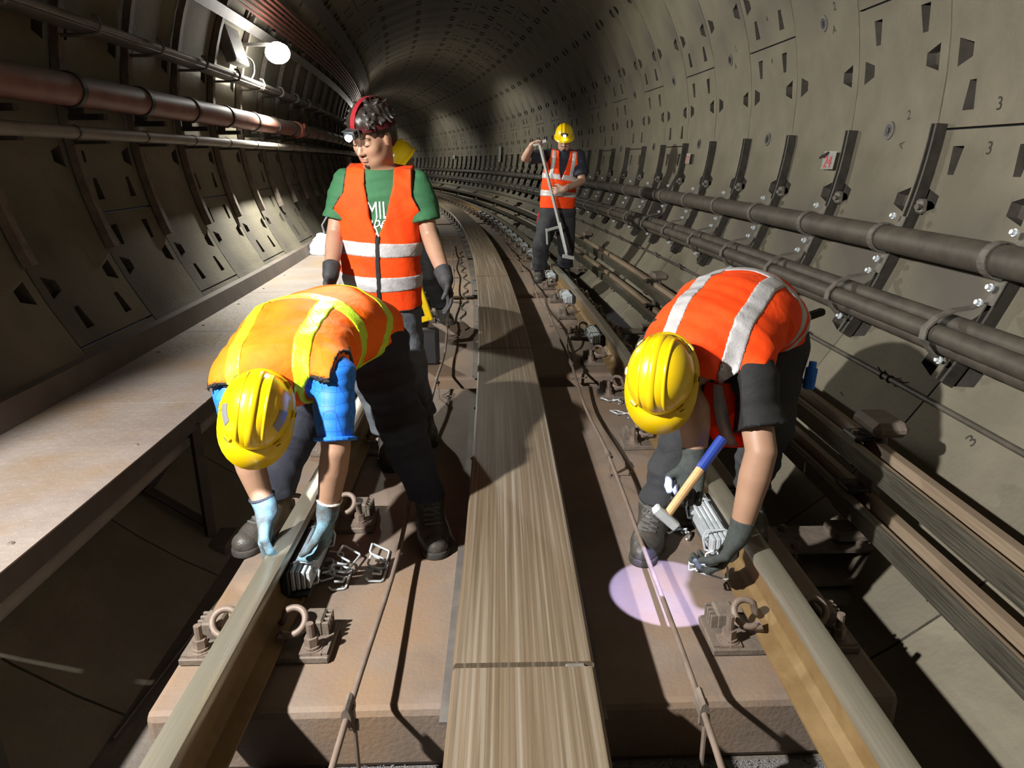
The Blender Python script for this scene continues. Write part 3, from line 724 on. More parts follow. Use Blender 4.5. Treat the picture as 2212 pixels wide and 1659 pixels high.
# red cables near the crown
for k in range(6):
    p = 146.5 + 1.15 * k; a = math.radians(p); r = TR - .10
    tag(obj('red_cable', rod('red_cable', TX + r * math.cos(a), TZ + r * math.sin(a), .014, -2, 40, .4, 6), MT['redcable']), 'dull red cable high on the dark wall, %s of six from the top' % ORD[k], 'cable', 'red cables high on the wall')
for k, (p, m) in enumerate(((139.5, 'walk_dark'), (155.5, 'tray'))):
    a = math.radians(p); r = TR - .07; o, z = TX + r * math.cos(a), TZ + r * math.sin(a)
    tag(obj('cable_duct', sweep('cable_duct', [(o - .06, z - .06), (o + .06, z + .06), (o + .08, z + .04), (o - .04, z - .08)] if k == 0 else [(o - .035, z - .035), (o + .035, z + .035), (o + .055, z + .015), (o - .015, z - .055)], -2, 40, .5), MT[m]),
        ('flat dark duct above the red cables' if k == 0 else 'flat grey duct just below the red cables'), 'duct')
# the lamp in view and unseen copies added to light the far bend
def wall_lamp():
    root = bpy.data.objects.new('wall_lamp', None); COL.objects.link(root)
    bm = B(); bx(bm, (-.24, 0, .11), (.44, .04, .03)); bx(bm, (-.45, 0, .11), (.03, .12, .16)); obj('bracket', bm, MT['tray'], root)
    bm = B(); cyl(bm, (-.02, 0, .045), (-.02, 0, .12), .12, .07, n=20); obj('housing', bm, MT['tray'], root)
    bm = B(); sph(bm, (-.02, 0, .03), (.125, .125, .105), u=20, v=10); obj('globe', smooth_bm(bm), MT['lamp'], root)
    return root
def smooth_bm(bm):
    for f in bm.faces: f.smooth = True
    return bm
wl = wall_lamp(); wl.matrix_world = frame(LAMP_S[0], -2.13, 2.255); tag(wl, 'glowing white wall lamp above the red pipe', 'lamp')
for k in (1, 2, 3):
    r = copy_tree(wl); r.matrix_world = frame(LAMP_S[k], -2.13, 2.255); tag(r, 'added wall lamp %s farther along the bend, hidden from the camera' % (('one', 'two', 'three')[k - 1]), 'lamp')
bm = B(); bx(bm, (0, 0, 0), (.10, .46, .42), bev=.012); jb = obj('junction_box', bm, MT['tray']); jb.matrix_world = frame(7.75, -2.50, 2.33) @ Matrix.Rotation(-.25, 4, 'Y'); tag(jb, 'flat grey junction box on the wall beside the glowing lamp', 'box')
bm = B(); bx(bm, (.052, 0, 0), (.006, .42, .38), bev=.004); obj('lid', bm, MT['clamp'], jb)
cable_on_slab('lamp_lead', [(7.98, -2.46, 2.25), (8.08, -2.40, 2.20), (8.1, -2.40, 2.10), (8.05, -2.42, 2.03)], .012, 'short black lead hanging from the junction box to the tray')

# ------------------------------------------------------------------ walkway
WZ = 0.105
wk = obj('walkway', sweep('walkway', [(-2.22, WZ - .006), (-1.485, WZ - .006), (-1.485, WZ), (-2.22, WZ)], -2.0, .2, .3), MT['walk']); tag(wk, 'long dusty steel walkway of checkered plates along the wall', 'walkway')
WL = 1.55
for k in range(0, 22):
    a = .2 + WL * k
    pl = obj('deck_plate', sweep('deck_plate', [(-2.22, WZ - .006), (-1.485, WZ - .006), (-1.485, WZ), (-2.22, WZ)], a + .003, a + WL - .003, .31), MT['walk'], wk)
    if k < 5:
        for o in (-1.56, -2.14):
            for ds in (.2, 1.0):
                bm = B(); sph(bm, Cw(a + ds, o, WZ), (.012, .012, .006), u=8, v=4); obj('rivet', bm, MT['steel_dirty'], pl)
# raised tread bars of the checker pattern, near part only
tv = []; tf = []
for i in range(150):
    for j in range(18):
        s = .9 + i * .04; o = -2.19 + j * .04; a = PI / 4 if (i + j) % 2 else -PI / 4; c = Cw(s, o, WZ); dx, dy = math.cos(a) * .011, math.sin(a) * .011; nx, ny = -math.sin(a) * .003, math.cos(a) * .003; b0 = len(tv)
        tv += [(c.x - dx, c.y - dy, WZ), (c.x + nx, c.y + ny, WZ), (c.x + dx, c.y + dy, WZ), (c.x - nx, c.y - ny, WZ), (c.x, c.y, WZ + .0012)]; tf += [(b0 + q, b0 + (q + 1) % 4, b0 + 4) for q in range(4)]
me = bpy.data.meshes.new('checker_tread'); me.from_pydata(tv, [], tf); tag(obj('checker_tread', me, MT['walk'], wk), kind='stuff')
obj('edge_beam', sweep('edge_beam', [(-1.54, WZ - .007), (-1.485, WZ - .007), (-1.485, WZ - .085), (-1.495, WZ - .085), (-1.495, WZ - .02), (-1.54, WZ - .02)], -2, 40, .4), MT['walk_dark'], wk)
obj('kick_plate', sweep('kick_plate', [(-2.22, WZ), (-2.205, WZ), (-2.235, WZ + .118), (-2.29, WZ + .125), (-2.30, WZ + .11)], -2, 40, .4), MT['kick'], wk)
def leg_frame():
    root = bpy.data.objects.new('leg_frame', None); COL.objects.link(root)
    return root
lm = {}
for nm, parts in (('cross_beam', [((-1.85, 0, .055), (.70, .05, .06))]),):
    pass
for k in range(0, 9):
    s = 1.62 + WL * k; M = frame(s, 0, 0)
    bm = B(); bx(bm, (-1.80, 0, .055), (.62, .05, .07)); obj('cross_beam', bm, MT['walk_dark'], wk, M)
    bm = B()
    for a, b in (((-1.50, .04), (-1.50, -.60)),): cyl(bm, (a[0], 0, a[1]), (b[0], 0, b[1]), .030, n=4)
    obj('leg', bm, MT['walk_dark'], wk, M)
    bm = B(); cyl(bm, (-1.52, .03, .03), (-1.80, .03, -.32), .026, n=4); cyl(bm, (-1.80, .03, -.30), (-1.53, .03, -.50), .026, n=4); obj('brace', bm, MT['walk_dark'], wk, M)
    bm = B(); bx(bm, (-1.52, 0, -.59), (.26, .20, .06), bev=.01); obj('foot_block', bm, MT['invert'], wk, M)
    bm = B(); bx(bm, (-1.60, -.02, -.01), (.07, .10, .12), bev=.01); obj('pipe_saddle', bm, MT['walk_dark'], wk, M)
tag(obj('drain_pipe', rod('drain_pipe', -1.60, -.055, .055, -2, 30, .3, 14), MT['greypipe']), 'grey pipe slung under the edge of the walkway', 'pipe')
cable_on_slab('trench_cable', [(3.55, -1.35, -.05), (3.3, -1.22, -.30), (2.9, -1.20, -.50), (2.4, -1.30, -.58), (1.9, -1.35, -.60)], .006, 'thin black cable drooping into the dark trench beside the walkway')
# ------------------------------------------------------------------ implicit-surface modelling for bodies and clothing
def V3(*a): return np.array(a, dtype=np.float64)

class Field:
    def __init__(self, lo, hi, h):
        self.lo = np.array(lo, float); self.h = h; self.n = np.ceil((np.array(hi) - self.lo) / h).astype(int) + 1
        self.D = np.full(tuple(self.n), 1.0, np.float32)
    def sub(self, lo, hi):
        a = np.clip(np.floor((np.array(lo) - self.lo) / self.h).astype(int), 0, self.n); b = np.clip(np.ceil((np.array(hi) - self.lo) / self.h).astype(int) + 1, 0, self.n)
        if np.any(b <= a): return None
        sl = tuple(slice(a[i], b[i]) for i in range(3))
        ax = [(self.lo[i] + self.h * np.arange(a[i], b[i])).astype(np.float32) for i in range(3)]
        X, Y, Z = np.meshgrid(*ax, indexing='ij'); return sl, X, Y, Z
    def all(self): return self.sub(self.lo, self.lo + self.h * (self.n - 1))
    def put(self, sl, d, k, op='add'):
        A = self.D[sl]
        if op == 'add':
            if k > 0:
                hh = np.maximum(k - np.abs(A - d), 0) / k; self.D[sl] = np.minimum(A, d) - hh * hh * k * 0.25
            else: self.D[sl] = np.minimum(A, d)
        else:
            d = -d
            if k > 0:
                hh = np.maximum(k - np.abs(A - d), 0) / k; self.D[sl] = np.maximum(A, d) + hh * hh * k * 0.25
            else: self.D[sl] = np.maximum(A, d)
    def cone(self, a, b, ra, rb, k=0.0, op='add', flat=None):
        """tapered limb between a and b; flat = (direction, factor) squashes it"""
        a = np.array(a, float); b = np.array(b, float); m = max(ra, rb) * (max(1, flat[1]) if flat else 1) + k + 3 * self.h
        q = self.sub(np.minimum(a, b) - m, np.maximum(a, b) + m)
        if q is None: return
        sl, X, Y, Z = q; d = b - a; L2 = max(float(d @ d), 1e-9)
        px, py, pz = X - a[0], Y - a[1], Z - a[2]
        t = np.clip((px * d[0] + py * d[1] + pz * d[2]) / L2, 0, 1)
        px -= t * d[0]; py -= t * d[1]; pz -= t * d[2]
        if flat:
            u = np.array(flat[0], float); u /= np.linalg.norm(u); c = (px * u[0] + py * u[1] + pz * u[2]) * (1 - 1 / flat[1]); px -= c * u[0]; py -= c * u[1]; pz -= c * u[2]
        self.put(sl, np.sqrt(px * px + py * py + pz * pz) - (ra + (rb - ra) * t), k, op)
    def ell(self, c, r, M=None, k=0.0, op='add'):
        """ellipsoid at c with radii r along the columns of M"""
        c = np.array(c, float); r = np.array(r, float); M = np.eye(3) if M is None else np.array(M, float); e = np.abs(M) @ r + k + 3 * self.h
        q = self.sub(c - e, c + e)
        if q is None: return
        sl, X, Y, Z = q; p = [X - c[0], Y - c[1], Z - c[2]]; s0 = 0; s1 = 0
        for j in range(3):
            w = (p[0] * M[0, j] + p[1] * M[1, j] + p[2] * M[2, j]) / r[j]; s0 = s0 + w * w; s1 = s1 + (w / r[j]) ** 2
        s0 = np.sqrt(s0); s1 = np.sqrt(s1) + 1e-9; self.put(sl, s0 * (s0 - 1) / s1, k, op)
    def plane(self, p, nrm, k=0.0, lo=None, hi=None):
        """keeps the side that the normal points away from"""
        q = self.all() if lo is None else self.sub(lo, hi)
        sl, X, Y, Z = q; nrm = np.array(nrm, float); nrm /= np.linalg.norm(nrm)
        d = (X - p[0]) * nrm[0] + (Y - p[1]) * nrm[1] + (Z - p[2]) * nrm[2]; self.put(sl, -d, k, 'sub')
    def mesh(self, name):
        D = self.D; s = D < 0; n = D.shape
        c = np.zeros((n[0] - 1, n[1] - 1, n[2] - 1), np.uint8)
        for i in (0, 1):
            for j in (0, 1):
                for k in (0, 1): c += s[i:n[0] - 1 + i, j:n[1] - 1 + j, k:n[2] - 1 + k]
        act = np.argwhere((c > 0) & (c < 8)); idx = -np.ones(c.shape, np.int32); idx[tuple(act.T)] = np.arange(len(act))
        acc = np.zeros((len(act), 3)); cnt = np.zeros(len(act)); cor = np.array([(i, j, k) for i in (0, 1) for j in (0, 1) for k in (0, 1)])
        val = {tuple(q): D[tuple((act + q).T)] for q in cor}
        for q in cor:
            for ax in range(3):
                if q[ax]: continue
                q2 = q.copy(); q2[ax] = 1; a, b = val[tuple(q)], val[tuple(q2)]; m = (a < 0) != (b < 0); t = np.where(m, a / (a - b + 1e-12), 0)
                for d in range(3): acc[:, d] += np.where(m, q[d] + (t if d == ax else 0), 0)
                cnt += m
        P = self.lo + self.h * (act + acc / np.maximum(cnt, 1)[:, None]); F = []
        for ax in range(3):
            u, v = (ax + 1) % 3, (ax + 2) % 3; sa = [slice(None)] * 3; sb = [slice(None)] * 3; sa[ax] = slice(0, n[ax] - 1); sb[ax] = slice(1, n[ax])
            A, Bq = s[tuple(sa)], s[tuple(sb)]; e = np.argwhere(A != Bq); e = e[(e[:, u] > 0) & (e[:, v] > 0) & (e[:, u] < n[u] - 1) & (e[:, v] < n[v] - 1)]
            fl = A[tuple(e.T)]; g = []
            for du, dv in ((-1, -1), (0, -1), (0, 0), (-1, 0)):
                w = e.copy(); w[:, u] += du; w[:, v] += dv; g.append(idx[tuple(w.T)])
            g = np.stack(g, 1); g[~fl] = g[~fl][:, ::-1]; F.append(g)
        F = np.concatenate(F); F = F[(F >= 0).all(1)]
        me = bpy.data.meshes.new(name); me.vertices.add(len(P)); me.vertices.foreach_set('co', P.astype(np.float32).ravel())
        me.loops.add(len(F) * 4); me.loops.foreach_set('vertex_index', F.astype(np.int32).ravel()); me.polygons.add(len(F))
        me.polygons.foreach_set('loop_start', np.arange(0, len(F) * 4, 4, dtype=np.int32)); me.polygons.foreach_set('loop_total', np.full(len(F), 4, np.int32))
        me.polygons.foreach_set('use_smooth', np.ones(len(F), bool)); me.update(); me.validate(); return me
    def copy(self):
        f = Field.__new__(Field); f.lo, f.h, f.n, f.D = self.lo, self.h, self.n, self.D.copy(); return f

def folds(X, Y, Z, amp, f=22.0, seed=0.0, dirv=(0.3, 0.5, 1.0)):
    """gentle cloth folds"""
    u = X * dirv[0] + Y * dirv[1] + Z * dirv[2]
    w = np.sin(f * u + 2.2 * np.sin(9 * X + seed) + 1.8 * np.sin(11 * Z - 7 * Y + seed * 1.7)); w2 = np.sin(f * 0.55 * (X - Z) + 3 * np.sin(6 * Y + seed) + seed)
    return (amp * (0.65 * w * w * w + 0.35 * w2)).astype(np.float32)

def unit(v): v = np.array(v, float); return v / np.linalg.norm(v)

class Torso:
    """bent trunk: spine points, sideways vectors, half-widths and half-depths"""
    def __init__(self, spine, lat, a, b, n=30):
        sp = np.array(spine, float); m = len(sp); t = np.linspace(0, 1, n); u = np.linspace(0, 1, m)
        def cr(A):
            A = np.array(A, float); out = []
            for x in t:
                f = min(x * (m - 1), m - 1 - 1e-9); i = int(f); f -= i; p = [A[max(0, min(m - 1, j))] for j in (i - 1, i, i + 1, i + 2)]
                out.append(0.5 * (2 * p[1] + (p[2] - p[0]) * f + (2 * p[0] - 5 * p[1] + 4 * p[2] - p[3]) * f * f + (3 * p[1] - p[0] - 3 * p[2] + p[3]) * f ** 3))
            return np.array(out)
        self.C = cr(sp); T = np.gradient(self.C, axis=0); self.T = T / np.linalg.norm(T, axis=1)[:, None]
        L = np.array([np.array(lat[0]) * (1 - x) + np.array(lat[1]) * x for x in t]); L = L - (L * self.T).sum(1)[:, None] * self.T
        self.L = L / np.linalg.norm(L, axis=1)[:, None]; self.Fw = np.cross(self.L, self.T)       # lateral x up = forward
        ua = np.linspace(0, 1, len(a)); self.a = np.interp(t, ua, a); self.b = np.interp(t, ua, b); self.n = n; self.t = t
        self.len = float(np.linalg.norm(np.diff(self.C, axis=0), axis=1).sum())
    def local(self, X, Y, Z):
        sh = X.shape; P = np.stack([X.ravel(), Y.ravel(), Z.ravel()], 1).astype(np.float32); best = np.full(len(P), 1e9, np.float32); bt = np.zeros(len(P), np.float32)
        for i in range(self.n - 1):
            A = self.C[i].astype(np.float32); d = (self.C[i + 1] - self.C[i]).astype(np.float32); q = P - A; t = np.clip(q @ d / float(d @ d), 0, 1); r = q - t[:, None] * d
            dd = (r * r).sum(1); m = dd < best; best[m] = dd[m]; bt[m] = (i + t[m]) / (self.n - 1)
        f = bt * (self.n - 1)
        def ip(A): return np.stack([np.interp(f, np.arange(self.n), A[:, j]) for j in range(3)], 1).astype(np.float32)
        c, L, T, W = ip(self.C), ip(self.L), ip(self.T), ip(self.Fw); q = P - c
        x = (q * L).sum(1); y = (q * W).sum(1); e = (q * T).sum(1); a = np.interp(bt, self.t, self.a); b = np.interp(bt, self.t, self.b)
        s0 = np.sqrt((x / a) ** 2 + (y / b) ** 2 + (e / 0.06) ** 2) + 1e-6; s1 = np.sqrt((x / a ** 2) ** 2 + (y / b ** 2) ** 2 + (e / 0.06 ** 2) ** 2) + 1e-9
        d = s0 * (s0 - 1) / s1
        # bulge to a fuller, boxier section
        return d.reshape(sh).astype(np.float32), bt.reshape(sh), x.reshape(sh).astype(np.float32), y.reshape(sh).astype(np.float32)
    def at(self, t, x, y):
        f = t * (self.n - 1); g = lambda A: np.array([np.interp(f, np.arange(self.n), A[:, j]) for j in range(3)])
        return g(self.C) + g(self.L) * x + g(self.Fw) * y

# ------------------------------------------------------------------ people: materials
MT['skin'] = mat('skin', (0.360, 0.216, 0.144), 0.5, col2=(0.317, 0.184, 0.119), scale=14, bump=0.03, bscale=300)
MT['skin_pale'] = mat('fair_skin', (0.429, 0.273, 0.203), 0.5, col2=(0.382, 0.234, 0.172), scale=14)
MT['lips'] = mat('lips', (0.36, 0.15, 0.12), 0.45)
MT['hair'] = mat('black_hair', (0.012, 0.010, 0.009), 0.45, col2=(0.03, 0.025, 0.02), scale=90, stretch=(1, 1, 4))
MT['orange'] = mat('orange_vest', (0.93, 0.075, 0.008), 0.75, wr=0.28, col2=(0.80, 0.055, 0.006), scale=9, bump=0.08, bscale=420, spec=0.2)
MT['orange_yellow'] = mat('bright_orange_vest', (1.0, 0.19, 0.006), 0.7, wr=0.38, col2=(1.0, 0.13, 0.005), scale=7, bump=0.10, bscale=300, spec=0.25)
MT['lime'] = mat('lime_reflective', (0.60, 0.86, 0.02), 0.4, wr=0.28, col2=(0.48, 0.74, 0.02), scale=50, bump=0.15, bscale=120, spec=0.7)
MT['silver'] = mat('silver_reflective', (0.510, 0.510, 0.518), 0.45, 0.15, wr=0.25, col2=(0.425, 0.425, 0.442), scale=40, bump=0.12, bscale=150, spec=0.6)
MT['black'] = mat('black_cloth', (0.0060, 0.0070, 0.0075), 0.8, wr=0.28, col2=(0.0110, 0.0120, 0.0130), scale=20, bump=0.12, bscale=300)
MT['navy'] = mat('navy_cloth', (0.0149, 0.0180, 0.0310), 0.85, wr=0.35, col2=(0.0223, 0.0260, 0.0409), scale=16, bump=0.12, bscale=300)
MT['charcoal'] = mat('charcoal_trousers', (0.0211, 0.0229, 0.0273), 0.85, wr=0.38, col2=(0.0322, 0.0347, 0.0403), scale=16, bump=0.12, bscale=300)
MT['jeans'] = mat('grey_jeans', (0.075, 0.09, 0.115), 0.85, wr=0.38, col2=(0.14, 0.16, 0.18), scale=7, bump=0.15, bscale=350)
MT['green'] = mat('green_shirt', (0.019, 0.098, 0.038), 0.8, wr=0.25, col2=(0.025, 0.123, 0.049), scale=10, bump=0.06, bscale=350)
MT['print'] = mat('white_print', (0.78, 0.80, 0.76), 0.7)
MT['yellow'] = mat('yellow_helmet', (0.757, 0.528, 0.004), 0.28, col2=(0.704, 0.466, 0.004), scale=5, spec=0.5, coat=0.3)
MT['yellow_dull'] = mat('scuffed_yellow', (0.62, 0.43, 0.015), 0.45, col2=(0.5, 0.34, 0.02), scale=16)
MT['patch'] = mat('grey_reflector', (0.24, 0.25, 0.29), 0.35, 0.3)
MT['glove_black'] = mat('black_glove', (0.022, 0.024, 0.027), 0.7, col2=(0.04, 0.042, 0.045), scale=60, bump=0.2, bscale=400)
MT['glove_dark'] = mat('dark_green_glove', (0.035, 0.043, 0.041), 0.85, col2=(0.055, 0.065, 0.062), scale=60, bump=0.35, bscale=420)
MT['glove_blue'] = mat('blue_knit_glove', (0.16, 0.31, 0.40), 0.9, col2=(0.105, 0.115, 0.12), scale=16, bump=0.4, bscale=420, contrast=(0.4, 0.6))
MT['boot'] = mat('worn_boot', (0.034, 0.033, 0.031), 0.45, col2=(0.075, 0.068, 0.058), scale=18, bump=0.15, bscale=120)
MT['sole'] = mat('boot_sole', (0.02, 0.019, 0.018), 0.8, col2=(0.05, 0.043, 0.036), scale=20)
MT['lace'] = mat('boot_lace', (0.11, 0.11, 0.11), 0.8)
MT['strap_red'] = mat('red_strap', (0.45, 0.02, 0.03), 0.7)
MT['gunmetal'] = mat('gunmetal', (0.08, 0.085, 0.09), 0.4, 0.6)
def hex_mat():
    m = mat('blue_hex_sleeve', (0.012, 0.16, 0.68), 0.6, bump=0.05, bscale=200); nt = m.node_tree; N = nt.nodes; L = nt.links
    tc = N.new('ShaderNodeTexCoord'); v = N.new('ShaderNodeTexVoronoi'); v.feature = 'DISTANCE_TO_EDGE'; v.inputs['Scale'].default_value = 27; v.inputs['Randomness'].default_value = 0.2
    L.new(tc.outputs['Object'], v.inputs['Vector']); r = N.new('ShaderNodeValToRGB'); r.color_ramp.elements[0].position = 0.02; r.color_ramp.elements[1].position = 0.04
    r.color_ramp.elements[0].color = (0.008, 0.11, 0.50, 1); r.color_ramp.elements[1].color = (0.014, 0.18, 0.72, 1); L.new(v.outputs['Distance'], r.inputs[0]); L.new(r.outputs[0], N['Principled BSDF'].inputs['Base Color'])
    return m
MT['hex'] = hex_mat()

# ------------------------------------------------------------------ people: body pieces
def frame3(fwd, up):
    f = unit(fwd); u = np.array(up, float); u = unit(u - f * (u @ f)); r = np.cross(f, u); return np.stack([r, f, u], 1)      # columns: right, forward, up

def head(F, c, M, neck, k=0.012, face=True):
    """skull, face and ears into the field; M columns right / forward / up"""
    W = lambda x, y, z: c + M @ np.array([x, y, z])
    F.ell(W(0, -.012, .038), (.074, .094, .088), M, .02)
    F.ell(W(0, .018, -.035), (.062, .072, .084), M, .03)
    F.ell(W(0, .050, -.092), (.034, .030, .024), M, .03)
    for s in (-1, 1):
        F.ell(W(s * .040, .020, -.070), (.022, .040, .030), M, .03)
        F.ell(W(s * .040, .060, -.026), (.019, .018, .018), M, .03)
    F.cone(W(0, -.020, -.05), neck, .054, .060, .03)
    if face:
        F.ell(W(0, .078, .020), (.048, .014, .011), M, .015)
        for s in (-1, 1): F.ell(W(s * .031, .093, .002), (.018, .011, .010), M, .014, 'sub')
        for s in (-1, 1): F.ell(W(s * .031, .0775, -.001), (.0140, .0095, .0085), M, .010)
        F.cone(W(0, .084, .002), W(0, .104, -.036), .007, .0115, .010)
        for s in (-1, 1): F.ell(W(s * .012, .093, -.039), (.009, .010, .008), M, .006)
        F.ell(W(0, .088, -.060), (.022, .010, .0055), M, .006); F.ell(W(0, .087, -.0715), (.019, .010, .0065), M, .006)
        F.cone(W(-.020, .0975, -.0655), W(.020, .0975, -.0655), .002, .002, .003, 'sub')
    for s in (-1, 1): F.ell(W(s * .076, -.006, -.006), (.008, .020, .032), M, .010)

def hand(F, wrist, d, n, thumb, curl, s=1.0, k=0.006, spread=0.10, tcurl=0.5, pal=0.0):
    """palm, four separate fingers and a thumb. d: towards the knuckles, n: out of the palm, thumb: sideways towards the thumb"""
    d = unit(d); n = unit(np.array(n, float) - d * (np.array(n, float) @ d)); t = np.array(thumb, float); t = unit(t - d * (t @ d) - n * (t @ n)); w = np.array(wrist, float)
    for x in (.026, .009, -.009, -.024): F.cone(w + t * x * .75 * s + d * .012 * s, w + t * x * s + d * .082 * s, .0145 * s, .0125 * s, .012 * s)
    F.cone(w - d * .02 * s, w + d * .02 * s, .024 * s, .024 * s, .015 * s, flat=(n, .75))
    for i, (x, L) in enumerate(((.030, .074), (.010, .082), (-.010, .077), (-.028, .060))):
        a = curl[i] if hasattr(curl, '__len__') else curl; p = w + d * .085 * s + t * x * s; dd = unit(d + t * spread * (x / .03)); ang = 0
        for j, f in enumerate((.46, .30, .24)):
            ang += a * (0.75, 1.1, 0.8)[j]; v = dd * math.cos(ang) + n * math.sin(ang); q = p + v * L * f * s
            F.cone(p, q, (.0095 - .0008 * j) * s, (.0087 - .0009 * j) * s, k * s * .6); p = q
    p = w + d * .022 * s + t * .024 * s; v = unit(t * .75 + d * .75 + n * .25); q = p + v * .045 * s; F.cone(p, q, .0145 * s, .0115 * s, .012 * s)
    v = unit(d * .9 + t * (.35 - tcurl * .5) + n * tcurl); q2 = q + v * .034 * s; F.cone(q, q2, .0108 * s, .010 * s, k * s * .6)
    v = unit(d * .9 + t * (.1 - tcurl * .7) + n * tcurl * 1.5); F.cone(q2, q2 + v * .026 * s, .010 * s, .008 * s, k * s * .6)

def boots_mesh():
    """one work boot: toes along +y, sole at z = 0, ankle over the origin"""
    F = Field((-.075, -.11, -.01), (.075, .22, .17), .004)
    F.cone((0, -.045, .045), (0, .10, .040), .043, .046, .0); F.cone((0, .08, .040), (0, .150, .036), .047, .040, .03, flat=((0, 0, 1), .9)); F.cone((0, -.03, .05), (0, -.02, .135), .045, .048, .03); F.cone((0, .03, .075), (0, .0, .12), .040, .044, .03)
    F.plane((0, 0, .018), (0, 0, -1)); F.plane((0, 0, .142), (0, 0, 1)); up = F.mesh('upper')
    G = Field((-.08, -.12, -.01), (.08, .24, .06), .004)
    G.cone((0, -.048, .012), (0, .06, .012), .050, .049, 0); G.cone((0, .06, .012), (0, .150, .012), .050, .046, .03); G.plane((0, 0, 0), (0, 0, -1)); G.plane((0, 0, .026), (0, 0, 1)); so = G.mesh('sole')
    lm_ = B(); tb = BVHTree.FromPolygons([v.co for v in up.vertices], [tuple(p.vertices) for p in up.polygons]); D = Vector((0, -.62, -.78)).normalized()
    def on(x, y, z):
        c = Vector((x, y, z)); h = tb.ray_cast(c - D * .2, D)[0]; return (h if h is not None else c) - D * .002
    for i in range(6):
        y, z = .088 - .017 * i, .072 + .012 * i
        tube(lm_, [on(x, y + .006 * (1 - abs(x) / .026), z) for x in (-.027, -.014, 0, .014, .027)], .0033, n=5)
        tube(lm_, [on(-.024, y, z), on(0, y - .008, z + .006), on(.024, y - .015, z + .011)], .0028, n=5)
    tube(lm_, [on(0, 0, .135), on(.014, .02, .125), on(.030, .03, .105), on(.022, .04, .095), on(.008, .03, .11)], .003, n=5); tube(lm_, [on(0, 0, .135), on(-.014, .02, .125), on(-.030, .03, .108), on(-.022, .04, .098)], .003, n=5)
    l = bpy.data.meshes.new('laces'); lm_.to_mesh(l); lm_.free()
    tc = Field((-.07, .08, -.01), (.07, .22, .12), .004); tc.cone((0, .08, .040), (0, .150, .036), .0495, .0425, 0, flat=((0, 0, 1), .9)); tc.plane((0, .118, 0), (0, -1, -.35)); tc.plane((0, 0, .022), (0, 0, -1)); t = tc.mesh('toe_cap')
    for m_, k in ((up, 'boot'), (so, 'sole'), (l, 'lace'), (t, 'boot')): m_.materials.append(MT[k])
    return up, so, l, t
BOOT = boots_mesh()
def boot(par, ankle, toe, floor_z=-.2, roll=0.0, lift=0.0):
    f = unit(V3(toe[0] - ankle[0], toe[1] - ankle[1], 0)); a = math.atan2(-f[0], f[1])
    M = Matrix.Translation((ankle[0], ankle[1], floor_z + lift)) @ Matrix.Rotation(a, 4, 'Z') @ Matrix.Rotation(roll, 4, 'X') @ Matrix.Scale(1.13, 4)
    u = obj('boot', BOOT[0], None, par, M)
    obj('sole', BOOT[1], None, u); obj('laces', BOOT[2], None, u); obj('toe_cap', BOOT[3], None, u); return u

